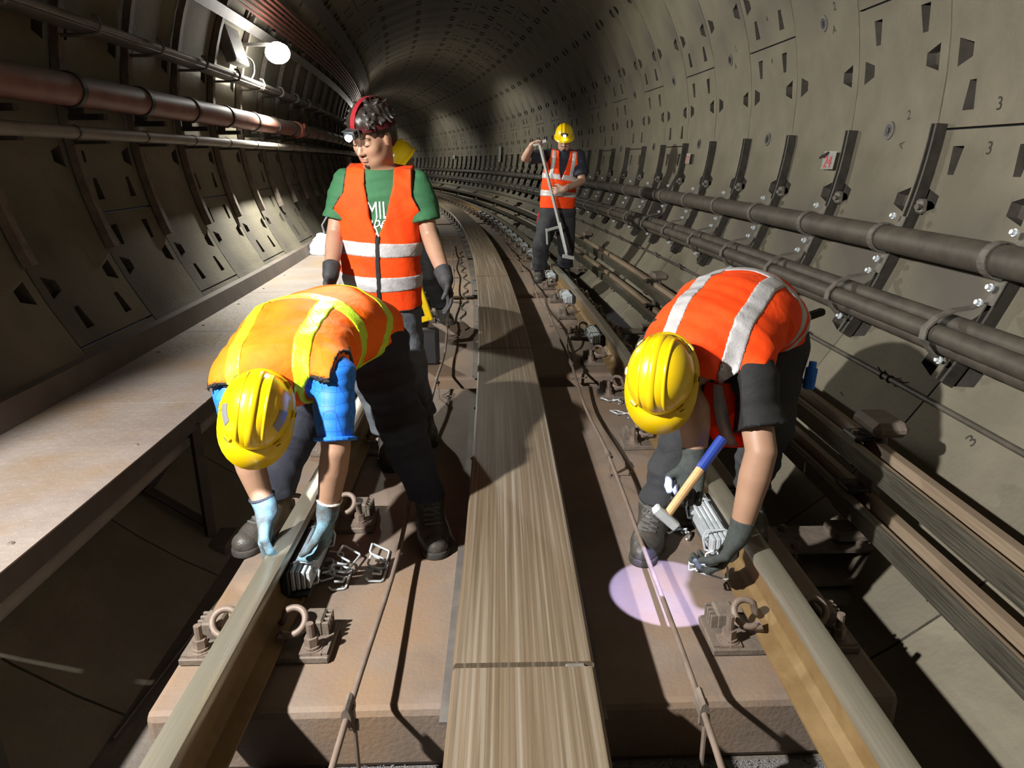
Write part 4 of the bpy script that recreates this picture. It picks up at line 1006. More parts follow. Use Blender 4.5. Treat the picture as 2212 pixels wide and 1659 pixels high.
def helmet(par, c, M, patches=True, ridge=True, lamp=False, sc=1.0, slots=True, sticker=False, under=False):
    """hard hat: local x right, y forward, z up; c is the middle of its rim"""
    T = Matrix.Translation(c) @ Matrix(np.array(M).tolist()).to_4x4() @ Matrix.Scale(sc, 4)
    A, Bq, Hh = .112, .136, .138
    def pt(u, v, g=0.0):                       # u round the rim, v from rim (0) to crown (1)
        e = math.cos(v * PI / 2) ** .82; x, y, z = (A + g) * e * math.sin(u), (Bq + g) * e * math.cos(u), (Hh + g) * math.sin(v * PI / 2) ** 1.0; return Vector((x, y, z))
    bm = B(); NU, NV = 40, 14
    R = [[bm.verts.new(pt(2 * PI * i / NU, j / NV * .985)) for i in range(NU)] for j in range(NV + 1)]
    for j in range(NV):
        for i in range(NU): bm.faces.new((R[j][i], R[j][(i + 1) % NU], R[j + 1][(i + 1) % NU], R[j + 1][i]))
    bm.faces.new(R[NV]); rim0 = R[0]
    lo = [bm.verts.new(v.co * .94 + Vector((0, 0, .0))) for v in rim0]
    for i in range(NU): bm.faces.new((rim0[i], lo[i], lo[(i + 1) % NU], rim0[(i + 1) % NU]))
    bmesh.ops.recalc_face_normals(bm, faces=bm.faces); smooth_bm(bm); sh = obj('helmet', bm, MT['yellow'], par, T)
    bm = B(); r1 = []; r2 = []; r3 = []
    for i in range(NU):
        u = 2 * PI * i / NU; ff = max(0, math.cos(u)); bw = .012 + .052 * ff ** 1.7; d = Vector((math.sin(u), math.cos(u), 0)); b = pt(u, 0)
        r1.append(bm.verts.new(b + Vector((0, 0, .006)))); r2.append(bm.verts.new(b + d * bw + Vector((0, 0, -.004 - .020 * ff ** 1.5)))); r3.append(bm.verts.new(b + d * bw * .94 + Vector((0, 0, -.010 - .020 * ff ** 1.5))))
    r4 = [bm.verts.new(v.co + Vector((0, 0, -.010))) for v in r1]
    for a, b in ((r1, r2), (r2, r3), (r3, r4)):
        for i in range(NU): bm.faces.new((a[i], a[(i + 1) % NU], b[(i + 1) % NU], b[i]))
    bmesh.ops.recalc_face_normals(bm, faces=bm.faces); smooth_bm(bm); obj('brim', bm, MT['yellow'], sh)
    if ridge:
        for dx, w in ((0, .016), (-.040, .007), (.040, .007)):
            bm = B(); n = 22; P = []
            for i in range(n + 1):
                q = -.80 + 1.6 * i / n; e = math.sqrt(max(0, 1 - (dx / A) ** 2)); y = Bq * e * math.sin(q * PI / 2); z = Hh * e * math.cos(q * PI / 2) ** .86; hgt = .0065 * (1 - abs(q / .8) ** 6) + .001
                nr = Vector((dx / A ** 2, y / Bq ** 2, z / Hh ** 2)).normalized(); c0 = Vector((dx, y, z)) - nr * .003
                P.append([bm.verts.new(c0 + Vector((-w, 0, 0))), bm.verts.new(c0 + Vector((-w * .7, 0, 0)) + nr * (hgt + .002)), bm.verts.new(c0 + Vector((w * .7, 0, 0)) + nr * (hgt + .002)), bm.verts.new(c0 + Vector((w, 0, 0)))])
            for i in range(n):
                for j in range(3): bm.faces.new((P[i][j], P[i][j + 1], P[i + 1][j + 1], P[i + 1][j]))
            bmesh.ops.recalc_face_normals(bm, faces=bm.faces); smooth_bm(bm); obj('ridge', bm, MT['yellow'], sh)
    def patch(u0, u1, v0, v1, g, m, nm, z=None):
        bm = B(); n = 6; P = [[bm.verts.new(pt(u0 + (u1 - u0) * i / n, v0 + (v1 - v0) * j / n, g)) for j in range(n + 1)] for i in range(n + 1)]
        for i in range(n):
            for j in range(n): bm.faces.new((P[i][j], P[i + 1][j], P[i + 1][j + 1], P[i][j + 1]))
        smooth_bm(bm); obj(nm, bm, MT[m], sh)
    if patches:
        for s in (-1, 1): patch(s * .95, s * 1.55, .30, .52, .0015, 'patch', 'reflector')
    if sticker: patch(2.5, 2.75, .18, .34, .0015, 'white', 'sticker')
    if slots:
        for u in (.75, -.75, 2.35, -2.35, 1.57, -1.57):
            bm = B(); b = pt(u, .03); d = Vector((math.sin(u), math.cos(u), 0)); bx(bm, (0, 0, 0), (.030, .012, .012), M=Matrix.Translation(b + d * .006) @ Matrix.Rotation(-u, 4, 'Z'), bev=.003); obj('slot_lug', bm, MT['yellow'], sh)
            bm = B(); bx(bm, (0, 0, 0), (.017, .004, .006), M=Matrix.Translation(b + d * .0125) @ Matrix.Rotation(-u, 4, 'Z')); obj('slot', bm, MT['rubber'], sh)
    if under:
        bm = B(); bx(bm, (0, .150, -.036), (.05, .022, .022), bev=.004); obj('head_lamp', bm, MT['gunmetal'], sh)
        bm = B(); cyl(bm, (0, .161, -.036), (0, .165, -.037), .009, n=12); obj('lamp_lens', bm, MT['led'], sh)
    if lamp:
        bm = B(); bx(bm, (0, .137, .052), (.062, .032, .042), bev=.008); bx(bm, (0, .125, .052), (.085, .02, .03), bev=.005); obj('head_lamp', bm, MT['gunmetal'], sh)
        bm = B(); cyl(bm, (0, .150, .045), (0, .160, .040), .016, n=14); obj('lamp_lens', bm, MT['led'], sh)
    return sh

def finish(F, name, m, par):
    me = F.mesh(name); me.materials.append(MT[m]); return obj(name, me, None, par)

def print_text(par, txt, size, pos, right, up, target, m, nm, shear=0.0, off=.003, sx=1.0):
    """flat print laid on a garment: the letters are dropped onto its surface"""
    me = text_mesh(txt, size, shear)
    for v in me.vertices: v.co.x *= sx
    right = Vector(right).normalized(); up = Vector(up).normalized(); nn = right.cross(up); pos = Vector(pos)
    bm = bmesh.new(); bm.from_mesh(me); bmesh.ops.triangulate(bm, faces=bm.faces); bmesh.ops.subdivide_edges(bm, edges=[e for e in bm.edges if e.calc_length() > .01], cuts=3, use_grid_fill=False)
    bmesh.ops.triangulate(bm, faces=bm.faces)
    tb = BVHTree.FromPolygons([v.co for v in target.vertices], [tuple(p.vertices) for p in target.polygons])
    for v in bm.verts:
        p = pos + right * v.co.x + up * v.co.y; h = tb.ray_cast(p + nn * .25, -nn)[0]; v.co = (h + nn * off) if h is not None else p
    return obj(nm, bm, MT[m], par)
# ------------------------------------------------------------------ people: putting one together
def sdf_vest(T, box, h, sh, arms, t0, t1=1.0, off=.020, xa=.158, v=None, amp=.004, seed=0.0, hole=None):
    """solid vest field (without its hem cut) and the cutting function, both on one grid"""
    F = Field(box[0], box[1], h); sl, X, Y, Z = F.all(); d, t, x, y = T.local(X, Y, Z)
    F.D = d - off
    for s, e in arms: F.cone(s, np.array(s) + (np.array(e) - np.array(s)) * .30, .086, .080, .05)
    F.D -= folds(X, Y, Z, amp, 26, seed)
    xl = np.interp(t, [0, .48, .60, .72, 1.0], [.5, .30, .20, xa, xa * .92]).astype(np.float32)
    r = np.maximum((t0 - t) * T.len, np.abs(x) - xl); r = np.maximum(r, (t - t1) * T.len)
    if hole:
        for s, e in arms:
            s = np.array(s); e = np.array(e); a = s + (e - s) * hole[0]; dd = (e - s) * (hole[1] - hole[0]); q = np.clip(((X - a[0]) * dd[0] + (Y - a[1]) * dd[1] + (Z - a[2]) * dd[2]) / float(dd @ dd), 0, 1)
            r = np.maximum(r, hole[2] - np.sqrt((X - a[0] - q * dd[0]) ** 2 + (Y - a[1] - q * dd[1]) ** 2 + (Z - a[2] - q * dd[2]) ** 2)).astype(np.float32)
    if v is not None:
        w = np.interp(t, [0, v[0], v[0] + .11, .80, 1.0], [-.2, 0.0, v[1] * .55, v[1], v[1]]).astype(np.float32); r = np.maximum(r, np.where(y > -.015, w - np.abs(x - v[2]), -1).astype(np.float32) * .9)
    return F, r, (t, x, y)

def with_cut(F, r, name, m, par, grow=0.0):
    G = F.copy(); G.D = np.maximum(F.D - grow, r).astype(np.float32); return finish(G, name, m, par)

def person(label, p, base):
    root = empty('person', Matrix.Translation(base), label, 'person', 'track workers'); root.matrix_world = Matrix.Translation(base)
    return root

def adopt(root):
    """children were modelled in world coordinates"""
    inv = root.matrix_world.inverted()
    for c in root.children: c.matrix_basis = inv @ c.matrix_basis

def trousers(root, T, legs, box, h, m, r=(.108, .088, .070), seed=0.0, amp=.008, hemz=.02, top=.16):
    F = Field(box[0], box[1], h); sl, X, Y, Z = F.all(); d, t, x, y = T.local(X, Y, Z); F.D = np.maximum(d - .006, (t - top) * T.len)
    for hp, kn, an in legs:
        F.cone(hp, kn, r[0], r[1], .05); F.cone(kn, an, r[1], r[2], .008)
        k = np.array(kn); a = np.array(an); F.cone(a + (k - a) * .16, a + (k - a) * .10, r[2] + .008, r[2] + .010, .01)
    F.D -= folds(X, Y, Z, amp, 30, seed, (.25, .3, 1.0))
    for hp, kn, an in legs: F.plane((0, 0, an[2] + hemz), (0, 0, -1))
    return finish(F, 'trousers', m, root)

def shirt(root, T, arms, box, h, m, cut=.62, r=(.066, .062), seed=0.0, amp=.004, top=.985, off=.006, name='shirt'):
    F = Field(box[0], box[1], h); sl, X, Y, Z = F.all(); d, t, x, y = T.local(X, Y, Z); F.D = np.maximum(d - off, (t - top) * T.len)
    for s, e in arms:
        s = np.array(s); e = np.array(e); q = s + (e - s) * (cut + .10); F.cone(s, q, r[0], r[1], .06)
    F.D -= folds(X, Y, Z, amp, 34, seed)
    for s, e in arms:
        s = np.array(s); e = np.array(e); q = s + (e - s) * cut; n = unit(e - s); mrg = .12
        F.plane(q, n, 0, np.minimum(q, q + n * .1) - mrg, np.maximum(q, q + n * .1) + mrg)
    return finish(F, name, m, root)

def skin(root, T, headc, HM, neck, arms, box, h, m, hands=True, extra=None, rr=(.050, .044, .031), face=True, tmax=1.0):
    F = Field(box[0], box[1], h); sl, X, Y, Z = F.all(); d, t, x, y = T.local(X, Y, Z); F.D = np.maximum(d + .012, (.25 - t) * T.len)
    head(F, np.array(headc), HM, np.array(neck), face=face)
    for s, e, wr in arms:
        s, e, wr = (np.array(q, float) for q in (s, e, wr)); mid = e + (wr - e) * .30; F.cone(s, e, rr[0], rr[1] * .96, .015); F.cone(e, mid, rr[1] * .96, rr[1] * .98, .0); F.cone(mid, wr, rr[1] * .98, rr[2], .0)
    if extra: extra(F)
    o = finish(F, 'body', m, root); return o

def bounds(pts, m):
    P = np.array(pts, float); return P.min(0) - m, P.max(0) + m

def glove(root, wrist, elbow, d, n, th, curl, m, cuff=None, h=.0038, s=1.06, tcurl=.5, spread=.08, cufflen=.05):
    w = np.array(wrist, float); F = Field(w - .25, w + .25, h); hand(F, w, d, n, th, curl, s, .006, spread, tcurl)
    e = unit(np.array(elbow, float) - w); F.cone(w - unit(d) * .0, w + e * cufflen, .035, .040, .02)
    F.plane(w + e * cufflen, e, 0, w + e * cufflen - .08, w + e * cufflen + .08)
    g = finish(F, 'glove', m, root)
    if cuff:
        b = tube(B(), arc(w + e * cufflen, Vector(e).orthogonal().normalized(), Vector(e).cross(Vector(e).orthogonal().normalized()), .039, 0, 2 * PI, 20)[:-1], .0045, n=6, closed=True); obj('cuff', b, MT[cuff], g)
    return g

# ------------------------------------------------------------------ the man in the lime-striped vest, bent over the walkway-side rail
def worker_lime():
    A = dict(sL=V3(-.592, 2.125, .572), sR=V3(-.925, 2.165, .540), eL=V3(-.586, 2.045, .355), wL=V3(-.640, 2.075, .125), eR=V3(-.888, 2.085, .345), wR=V3(-.842, 2.085, .128))
    T = Torso([(-.640, 2.735, .545), (-.700, 2.60, .615), (-.762, 2.39, .615), (-.776, 2.20, .575), (-.782, 2.085, .535)], [(.96, -.22, .05), (.99, -.10, .05)], [.185, .185, .192, .195, .178, .062], [.140, .135, .135, .130, .105, .060])
    root = person('man bent double in lime-striped orange vest and yellow helmet, fitting a rail damper', None, (-.70, 2.45, -.2))
    hl = (V3(-.565, 2.69, .52), V3(-.450, 2.52, .235), V3(-.365, 2.505, -.085)); hr = (V3(-.775, 2.75, .52), V3(-.895, 2.60, .22), V3(-.985, 2.525, -.085))
    up = unit((.22, -.80, .50)); fw = np.array((-.10, -.50, -.86)); HM = frame3(fw, up); hc = V3(-.787, 1.975, .512)
    headc = hc - HM[:, 2] * .030 - HM[:, 1] * .004
    skin(root, T, headc, HM, (-.782, 2.10, .545), [(A['sL'], A['eL'], A['wL']), (A['sR'], A['eR'], A['wR'])], bounds([headc, A['sL'], A['sR'], A['wL'], A['wR'], (-.7, 2.6, .6)], .17), .0065, 'skin', rr=(.052, .047, .031), face=True)
    h_ = B(); h_.free()
    F = Field(headc - .16, headc + .16, .005); F.ell(headc + HM @ V3(0, -.022, .02), (.080, .086, .085), HM, 0); F.plane(headc + HM @ V3(0, .055, 0), HM[:, 1]); finish(F, 'hair', 'hair', root)
    helmet(root, hc, HM, sc=.875, under=True)
    trousers(root, T, [hl, hr], ((-1.12, 2.3, -.12), (-.2, 2.95, .78)), .0075, 'navy', seed=1.0, r=(.118, .090, .062), amp=.012, hemz=.045)
    arms = [(A['sL'], A['eL']), (A['sR'], A['eR'])]
    bb = bounds([A['sL'], A['sR'], A['eL'], A['eR'], (-.66, 2.75, .6)], .16)
    sh = shirt(root, T, arms, bb, .0058, 'hex', .86, (.066, .058), 1.0, amp=.006, top=.96)
    e, q = A['eL'], A['sL']; c = q + (e - q) * .85; n = Vector(unit(e - q)); u = n.orthogonal().normalized(); obj('cuff', tube(B(), arc(c, u, n.cross(u), .061, 0, 2 * PI, 24)[:-1], .0075, n=8, closed=True), MT['hex'], sh)
    F, r, (t, x, y) = sdf_vest(T, bounds([A['sL'], A['sR'], (-.64, 2.80, .6), (-.8, 2.05, .55)], .21), .006, None, arms, .02, 1.5, .024, .225, None, .009, 3.0, (.22, 1.0, .088))
    with_cut(F, r, 'vest', 'orange_yellow', root)
    L = T.len
    for nm, rr in (('waist_stripe', np.abs((t - .185) * L) - .024), ('chest_stripe', np.abs((t - .46) * L) - .026)): with_cut(F, np.maximum(r + .003, rr), nm, 'lime', root, .0035)
    for sx in (-1, 1): with_cut(F, np.maximum(np.maximum(r + .003, np.abs(np.abs(x) - (.118 - .012 * t)) - .027), np.maximum((.47 - t) * L, -x * sx)), 'shoulder_stripe', 'lime', root, .0045)
    for sx in (-1, 1): with_cut(F, np.maximum(np.maximum(np.maximum(np.abs(r + .002) - .0035, -F.D - .009), .12 - x * sx), (.66 - t) * L), 'armhole_binding', 'black', root, .0015)
    boot(root, (-.365, 2.515), (-.325, 2.33)); boot(root, (-.988, 2.530), (-1.055, 2.37))
    glove(root, A['wL'], A['eL'], (-.16, .03, -.98), (-.95, .05, .1), (-.2, -.95, 0), (.55, .5, .5, .55), 'glove_blue', 'white', s=1.28)
    glove(root, A['wR'], A['eR'], (-.16, .06, -.98), (.95, .05, -.15), (.2, -.95, 0), (.40, .40, .4, .45), 'glove_blue', 'navy', s=1.28)
    adopt(root); return root

# ------------------------------------------------------------------ the standing man with the head torch
def worker_green():
    A = dict(sL=V3(-.450, 3.262, 1.118), sR=V3(-.772, 3.262, 1.122), eL=V3(-.402, 3.235, .890), wL=V3(-.322, 3.060, .725), eR=V3(-.826, 3.235, .905), wR=V3(-.818, 3.065, .750))
    T = Torso([(-.650, 3.315, .50), (-.642, 3.285, .70), (-.628, 3.275, .92), (-.612, 3.262, 1.10), (-.606, 3.245, 1.205)], [(.99, .05, 0), (1, 0, 0)], [.168, .165, .165, .172, .160, .056], [.118, .112, .115, .118, .098, .056])
    root = person('standing man in green shirt and orange vest with a lit head torch and red strap', None, (-.62, 3.4, -.2))
    hc = V3(-.620, 3.195, 1.312); HM = frame3((-.50, -.78, -.36), (-.10, -.30, .95))
    skin(root, T, hc, HM, (-.610, 3.245, 1.175), [(A['sL'], A['eL'], A['wL']), (A['sR'], A['eR'], A['wR'])], bounds([hc + V3(0, 0, .14), A['sL'], A['sR'], A['wL'], A['wR'], (-.6, 3.3, .75)], .13), .005, 'skin', rr=(.046, .040, .027))
    W = lambda a, b, c: hc + HM @ V3(a, b, c)
    F = Field(hc - .19, hc + .19, .0042); sl, X, Y, Z = F.all()
    F.ell(W(0, -.016, .046), (.084, .102, .090), HM, 0); F.ell(W(0, .035, .080), (.070, .062, .048), HM, .03); F.ell(W(0, -.075, -.02), (.062, .040, .055), HM, .03)
    rng = np.random.RandomState(4)
    for q in range(110):
        az, elv = rng.uniform(.15 * PI + PI * .5, PI * 2.35), rng.uniform(.15, 1.5); d0 = V3(math.cos(az) * math.cos(elv), math.sin(az) * math.cos(elv), math.sin(elv)); p0 = V3(0, -.012, .046) + d0 * V3(.080, .098, .088); d1 = unit(d0 + rng.uniform(-.9, .9, 3) + V3(0, .35, -.35))
        F.cone(W(*p0), W(*(p0 + d1 * rng.uniform(.018, .036))), .013, .003, .006)
    F.D -= (.0025 * np.sin(150 * X + 90 * Z) * np.sin(140 * Y - 60 * Z)).astype(np.float32)
    F.ell(W(0, .105, -.030), (.082, .066, .092), HM, .01, 'sub'); F.ell(W(.09, .02, -.05), (.03, .05, .055), HM, .01, 'sub'); F.ell(W(-.09, .02, -.05), (.03, .05, .055), HM, .01, 'sub')
    finish(F, 'hair', 'hair', root)
    F = Field(hc - .14, hc + .14, .003); F.ell(W(0, .079, -.098), (.014, .008, .012), HM, .004); F.cone(W(-.018, .094, -.052), W(.018, .094, -.052), .0018, .0018, .002); finish(F, 'beard', 'hair', root)
    for s in (-1, 1):
        obj('eyebrow', tube(B(), [W(s * .014, .0925, .021), W(s * .030, .0895, .027), W(s * .047, .079, .022)], [.0022, .0034, .0016], n=6), MT['hair'], root)
        obj('eyelash', tube(B(), [W(s * .019, .0885, -.0045), W(s * .031, .0905, -.0075), W(s * .044, .084, -.0050)], [.0013, .0019, .0012], n=6), MT['hair'], root)
    F = Field(hc - .14, hc + .14, .003); F.ell(W(0, .0895, -.0600), (.019, .0095, .0042), HM, .002); F.ell(W(0, .0885, -.0708), (.0165, .0100, .0050), HM, .002); F.cone(W(-.020, .1005, -.0655), W(.020, .1005, -.0655), .0016, .0016, .002, 'sub'); finish(F, 'lips', 'lips', root)
    # head torch: band round the head, strap over it, lamp on the brow
    def bandpts(ra, rb, z, zf): return [W(ra * math.sin(a), -.012 + rb * math.cos(a), z + zf * math.cos(a)) for a in [2 * PI * i / 40 for i in range(40)]]
    bm = B(); lo = [bm.verts.new(p) for p in bandpts(.092, .113, .040, .010)]; hi = [bm.verts.new(p) for p in bandpts(.089, .111, .066, .010)]
    for i in range(40): bm.faces.new((lo[i], lo[(i + 1) % 40], hi[(i + 1) % 40], hi[i]))
    bmesh.ops.solidify(bm, geom=list(bm.faces), thickness=.003); hb = obj('head_torch_band', bm, MT['strap_dark'], root)
    bm = B(); P = []
    for i in range(17):
        a = -.15 + (PI + .25) * i / 16; c = W(0, -.012 + .119 * math.cos(a), .055 + .104 * math.sin(a)); P.append([bm.verts.new(c + HM[:, 0] * q) for q in (-.012, .012)])
    for i in range(16): bm.faces.new((P[i][0], P[i][1], P[i + 1][1], P[i + 1][0]))
    bmesh.ops.solidify(bm, geom=list(bm.faces), thickness=.003); obj('top_strap', bm, MT['strap_red'], root)
    MM = Matrix.Translation(W(0, .112, .050)) @ Matrix(HM.tolist()).to_4x4()
    bm = B(); bx(bm, (0, -.004, .004), (.072, .014, .036), bev=.004); bx(bm, (0, .014, 0), (.060, .030, .030), bev=.007); bx(bm, (0, .012, .018), (.066, .03, .005)); lp = obj('head_torch', bm, MT['gunmetal'], root, MM)
    bm = B(); cyl(bm, (0, .028, -.004), (0, .036, -.006), .0145, n=18); obj('torch_lens', bm, MT['led'], lp)
    arms = [(A['sL'], A['eL']), (A['sR'], A['eR'])]
    bb = bounds([A['sL'], A['sR'], A['eL'], A['eR'], (-.64, 3.3, .52), (-.6, 3.25, 1.2)], .13)
    sh = shirt(root, T, arms, bb, .006, 'green', .72, (.060, .070), 2.0, .008, .935, .006)
    hl = (V3(-.575, 3.33, .52), V3(-.535, 3.33, .22), V3(-.520, 3.57, -.085)); hr = (V3(-.725, 3.32, .52), V3(-.715, 3.20, .22), V3(-.660, 3.29, -.085))
    trousers(root, T, [hl, hr], ((-.95, 3.05, -.12), (-.3, 3.72, .72)), .0075, 'jeans', (.100, .080, .066), 4.0, .008)
    F, r, (t, x, y) = sdf_vest(T, bounds([A['sL'], A['sR'], (-.65, 3.3, .45), (-.6, 3.25, 1.22)], .14), .0055, None, arms, .105, .95, .020, .150, (.47, .062, .006), .006, 5.0)
    L = T.len; front = (.030 - np.abs(x)); r = r.astype(np.float32)
    v = with_cut(F, r, 'vest', 'orange', root)
    for nm, tt in (('upper_stripe', .41), ('lower_stripe', .245)): with_cut(F, np.maximum(r + .003, np.abs((t - tt) * L) - .025), nm, 'silver', root, .0035)
    with_cut(F, np.maximum(np.maximum(r, np.abs(x - .006) - .011), np.maximum(-y, (t - .485) * L)), 'zip', 'black', root, .005)
    for sx in (-1, 1): with_cut(F, np.maximum(np.maximum(np.maximum(np.abs(r + .002) - .0035, -F.D - .009), .105 - x * sx), (.3 - t) * L), 'armhole_binding', 'black', root, .0015)
    with_cut(F, np.maximum(np.abs((t - .112) * L) - .0045, r), 'hem_binding', 'black', root, .0015)
    boot(root, (-.520, 3.575), (-.475, 3.40)); boot(root, (-.655, 3.29), (-.62, 3.12))
    glove(root, A['wL'], A['eL'], (.22, -.42, -.88), (-.8, -.3, -.1), (-.3, -.9, .2), (.30, .32, .36, .40), 'glove_black', None, s=1.0)
    glove(root, A['wR'], A['eR'], (-.05, -.35, -.93), (.8, -.2, .1), (.2, -.95, .3), (.30, .32, .36, .40), 'glove_black', None, s=1.0)
    for txt, size, z, shr in (('MIL', .105, 1.005, 0), ('label', .070, .958, .4), ('AY', .090, .915, 0)):
        print_text(root, txt, size, (-.622 + (.01 if txt != 'label' else .0), 3.15, z), (1, 0, 0), (0, 0, 1), sh.data, 'print' if txt != 'label' else 'print', 'shirt_print', shr, .003 if txt != 'label' else .0045, .62 if txt != 'label' else .9)
    adopt(root); return root

# ------------------------------------------------------------------ the man with the hammer
def worker_hammer():
    A = dict(sL=V3(.722, 2.170, .555), sR=V3(.475, 2.345, .590), eL=V3(.742, 2.045, .335), wL=V3(.690, 2.020, .060), eR=V3(.540, 2.105, .455), wR=V3(.545, 2.075, .290))
    T = Torso([(.935, 2.755, .535), (.890, 2.68, .63), (.775, 2.50, .678), (.645, 2.31, .645), (.558, 2.185, .580)], [(.80, -.60, -.05), (.82, -.55, -.12)], [.178, .180, .188, .192, .178, .060], [.140, .135, .130, .125, .105, .060])
    root = person('man bent over with a hammer in red-orange vest, black shirt and glossy yellow helmet', None, (.75, 2.45, -.2))
    hc = V3(.418, 2.045, .588); HM = frame3((-.16, -.34, -.92), (-.42, -.82, .38)); headc = hc - HM[:, 2] * .030
    skin(root, T, headc, HM, (.560, 2.185, .575), [(A['sL'], A['eL'], A['wL']), (A['sR'], A['eR'], A['wR'])], bounds([headc, A['sL'], A['sR'], A['wL'], A['wR'], (.9, 2.6, .65)], .17), .0065, 'skin', rr=(.054, .050, .032))
    F = Field(headc - .16, headc + .16, .005); F.ell(headc + HM @ V3(0, -.022, .01), (.080, .086, .085), HM, 0); F.plane(headc + HM @ V3(0, .045, 0), HM[:, 1]); finish(F, 'hair', 'hair', root)
    hm = helmet(root, hc, HM, patches=False, sc=.90, under=True)
    bm = B(); P = []
    for i in range(15):
        u = 2.2 + 1.9 * i / 14; c = Vector((.116 * math.sin(u), .140 * math.cos(u), .012)); P.append([bm.verts.new(c), bm.verts.new(c + Vector((0, 0, .022)) - Vector((math.sin(u), math.cos(u), 0)) * .003)])
    for i in range(14): bm.faces.new((P[i][0], P[i + 1][0], P[i + 1][1], P[i][1]))
    bmesh.ops.solidify(bm, geom=list(bm.faces), thickness=.003); obj('strap', bm, MT['patch'], hm)
    hl = (V3(1.005, 2.70, .50), V3(.935, 2.53, .23), V3(.915, 2.58, -.085)); hr = (V3(.850, 2.80, .50), V3(.655, 2.56, .25), V3(.500, 2.445, -.085))
    trousers(root, T, [hl, hr], ((.36, 2.28, -.12), (1.24, 3.00, .80)), .0075, 'charcoal', (.116, .094, .068), 6.0, .012, hemz=.05)
    arms = [(A['sL'], A['eL']), (A['sR'], A['eR'])]
    bb = bounds([A['sL'], A['sR'], A['eL'], A['eR'], (1.02, 2.75, .66)], .19)
    shirt(root, T, arms, bb, .0068, 'black', .72, (.080, .092), 2.5, .010, .965)
    F, r, (t, x, y) = sdf_vest(T, bounds([A['sL'], A['sR'], (1.03, 2.80, .56), (.55, 2.16, .68)], .22), .0062, None, arms, .06, 1.5, .024, .215, None, .009, 7.0, (.30, 1.0, .100))
    with_cut(F, r, 'vest', 'orange', root); L = T.len
    for nm, tt in (('waist_stripe', .20), ('chest_stripe', .44)): with_cut(F, np.maximum(r + .003, np.abs((t - tt) * L) - .026), nm, 'silver', root, .0035)
    for sx in (-1, 1): with_cut(F, np.maximum(np.maximum(r + .003, np.abs(np.abs(x) - .108) - .028), np.maximum((.45 - t) * L, -x * sx)), 'shoulder_stripe', 'silver', root, .0045)
    # the loose front edge of the vest hanging below the shoulder
    bm = B(); n = 10; P = []
    for i in range(n + 1):
        q = i / n; c = Vector((.615 + .02 * q + .045 * q * q, 2.135 - .02 * q, .535 - .215 * q)); wv = .035 + .03 * math.sin(q * 2.6); P.append([bm.verts.new(c + Vector((a * wv, -.012 * math.cos(a * 1.5) - .012 * math.sin(5 * q + a), .0))) for a in (-1, -.6, -.2, .2, .6, 1)])
    for i in range(n):
        for j in range(5): bm.faces.new((P[i][j], P[i][j + 1], P[i + 1][j + 1], P[i + 1][j]))
    bmesh.ops.solidify(bm, geom=list(bm.faces), thickness=.004); smooth_bm(bm); fl = obj('vest_front', bm, MT['orange'], root)
    bm = B(); P = []
    for i in range(n + 1):
        q = i / n * .96 + .01; c = Vector((.615 + .02 * q + .045 * q * q, 2.135 - .02 * q, .535 - .215 * q)); wv = .035 + .03 * math.sin(q * 2.6); P.append([bm.verts.new(c + Vector((a * wv, -.012 * math.cos(a * 1.5) - .012 * math.sin(5 * q + a) - .0055, .0))) for a in (-.45, -.1, .25)])
    for i in range(n):
        for j in range(2): bm.faces.new((P[i][j], P[i][j + 1], P[i + 1][j + 1], P[i + 1][j]))
    bmesh.ops.solidify(bm, geom=list(bm.faces), thickness=.002); smooth_bm(bm); obj('front_stripe', bm, MT['silver'], fl)
    # a tool handle in the back pocket, bottle at the hip
    bm = B(); bx(bm, (0, 0, 0), (.035, .15, .028), M=Matrix.Translation((1.115, 2.70, .62)) @ Matrix.Rotation(-1.2, 4, 'Z') @ Matrix.Rotation(.2, 4, 'X'), bev=.008); obj('pocket_tool', bm, MT['black'], root)
    bm = B(); cyl(bm, (1.105, 2.60, .36), (1.11, 2.60, .44), .022, n=12); cyl(bm, (1.11, 2.60, .44), (1.112, 2.60, .465), .014, n=12); bo = obj('bottle_cap', bm, MT['hex'], root)
    boot(root, (.500, 2.445), (.432, 2.27)); boot(root, (.915, 2.59), (.89, 2.42))
    glove(root, A['wR'], A['eR'], (-.22, -.35, -.91), (-.30, -.88, .35), (-.9, .25, .3), (1.25, 1.25, 1.2, 1.15), 'glove_dark', None, tcurl=.9, s=1.2)
    glove(root, A['wL'], A['eL'], (-.52, -.06, -.85), (-.75, .25, .55), (-.3, -.92, .1), (.75, .7, .75, .8), 'glove_dark', None, tcurl=.7, s=1.3)
    adopt(root); return root

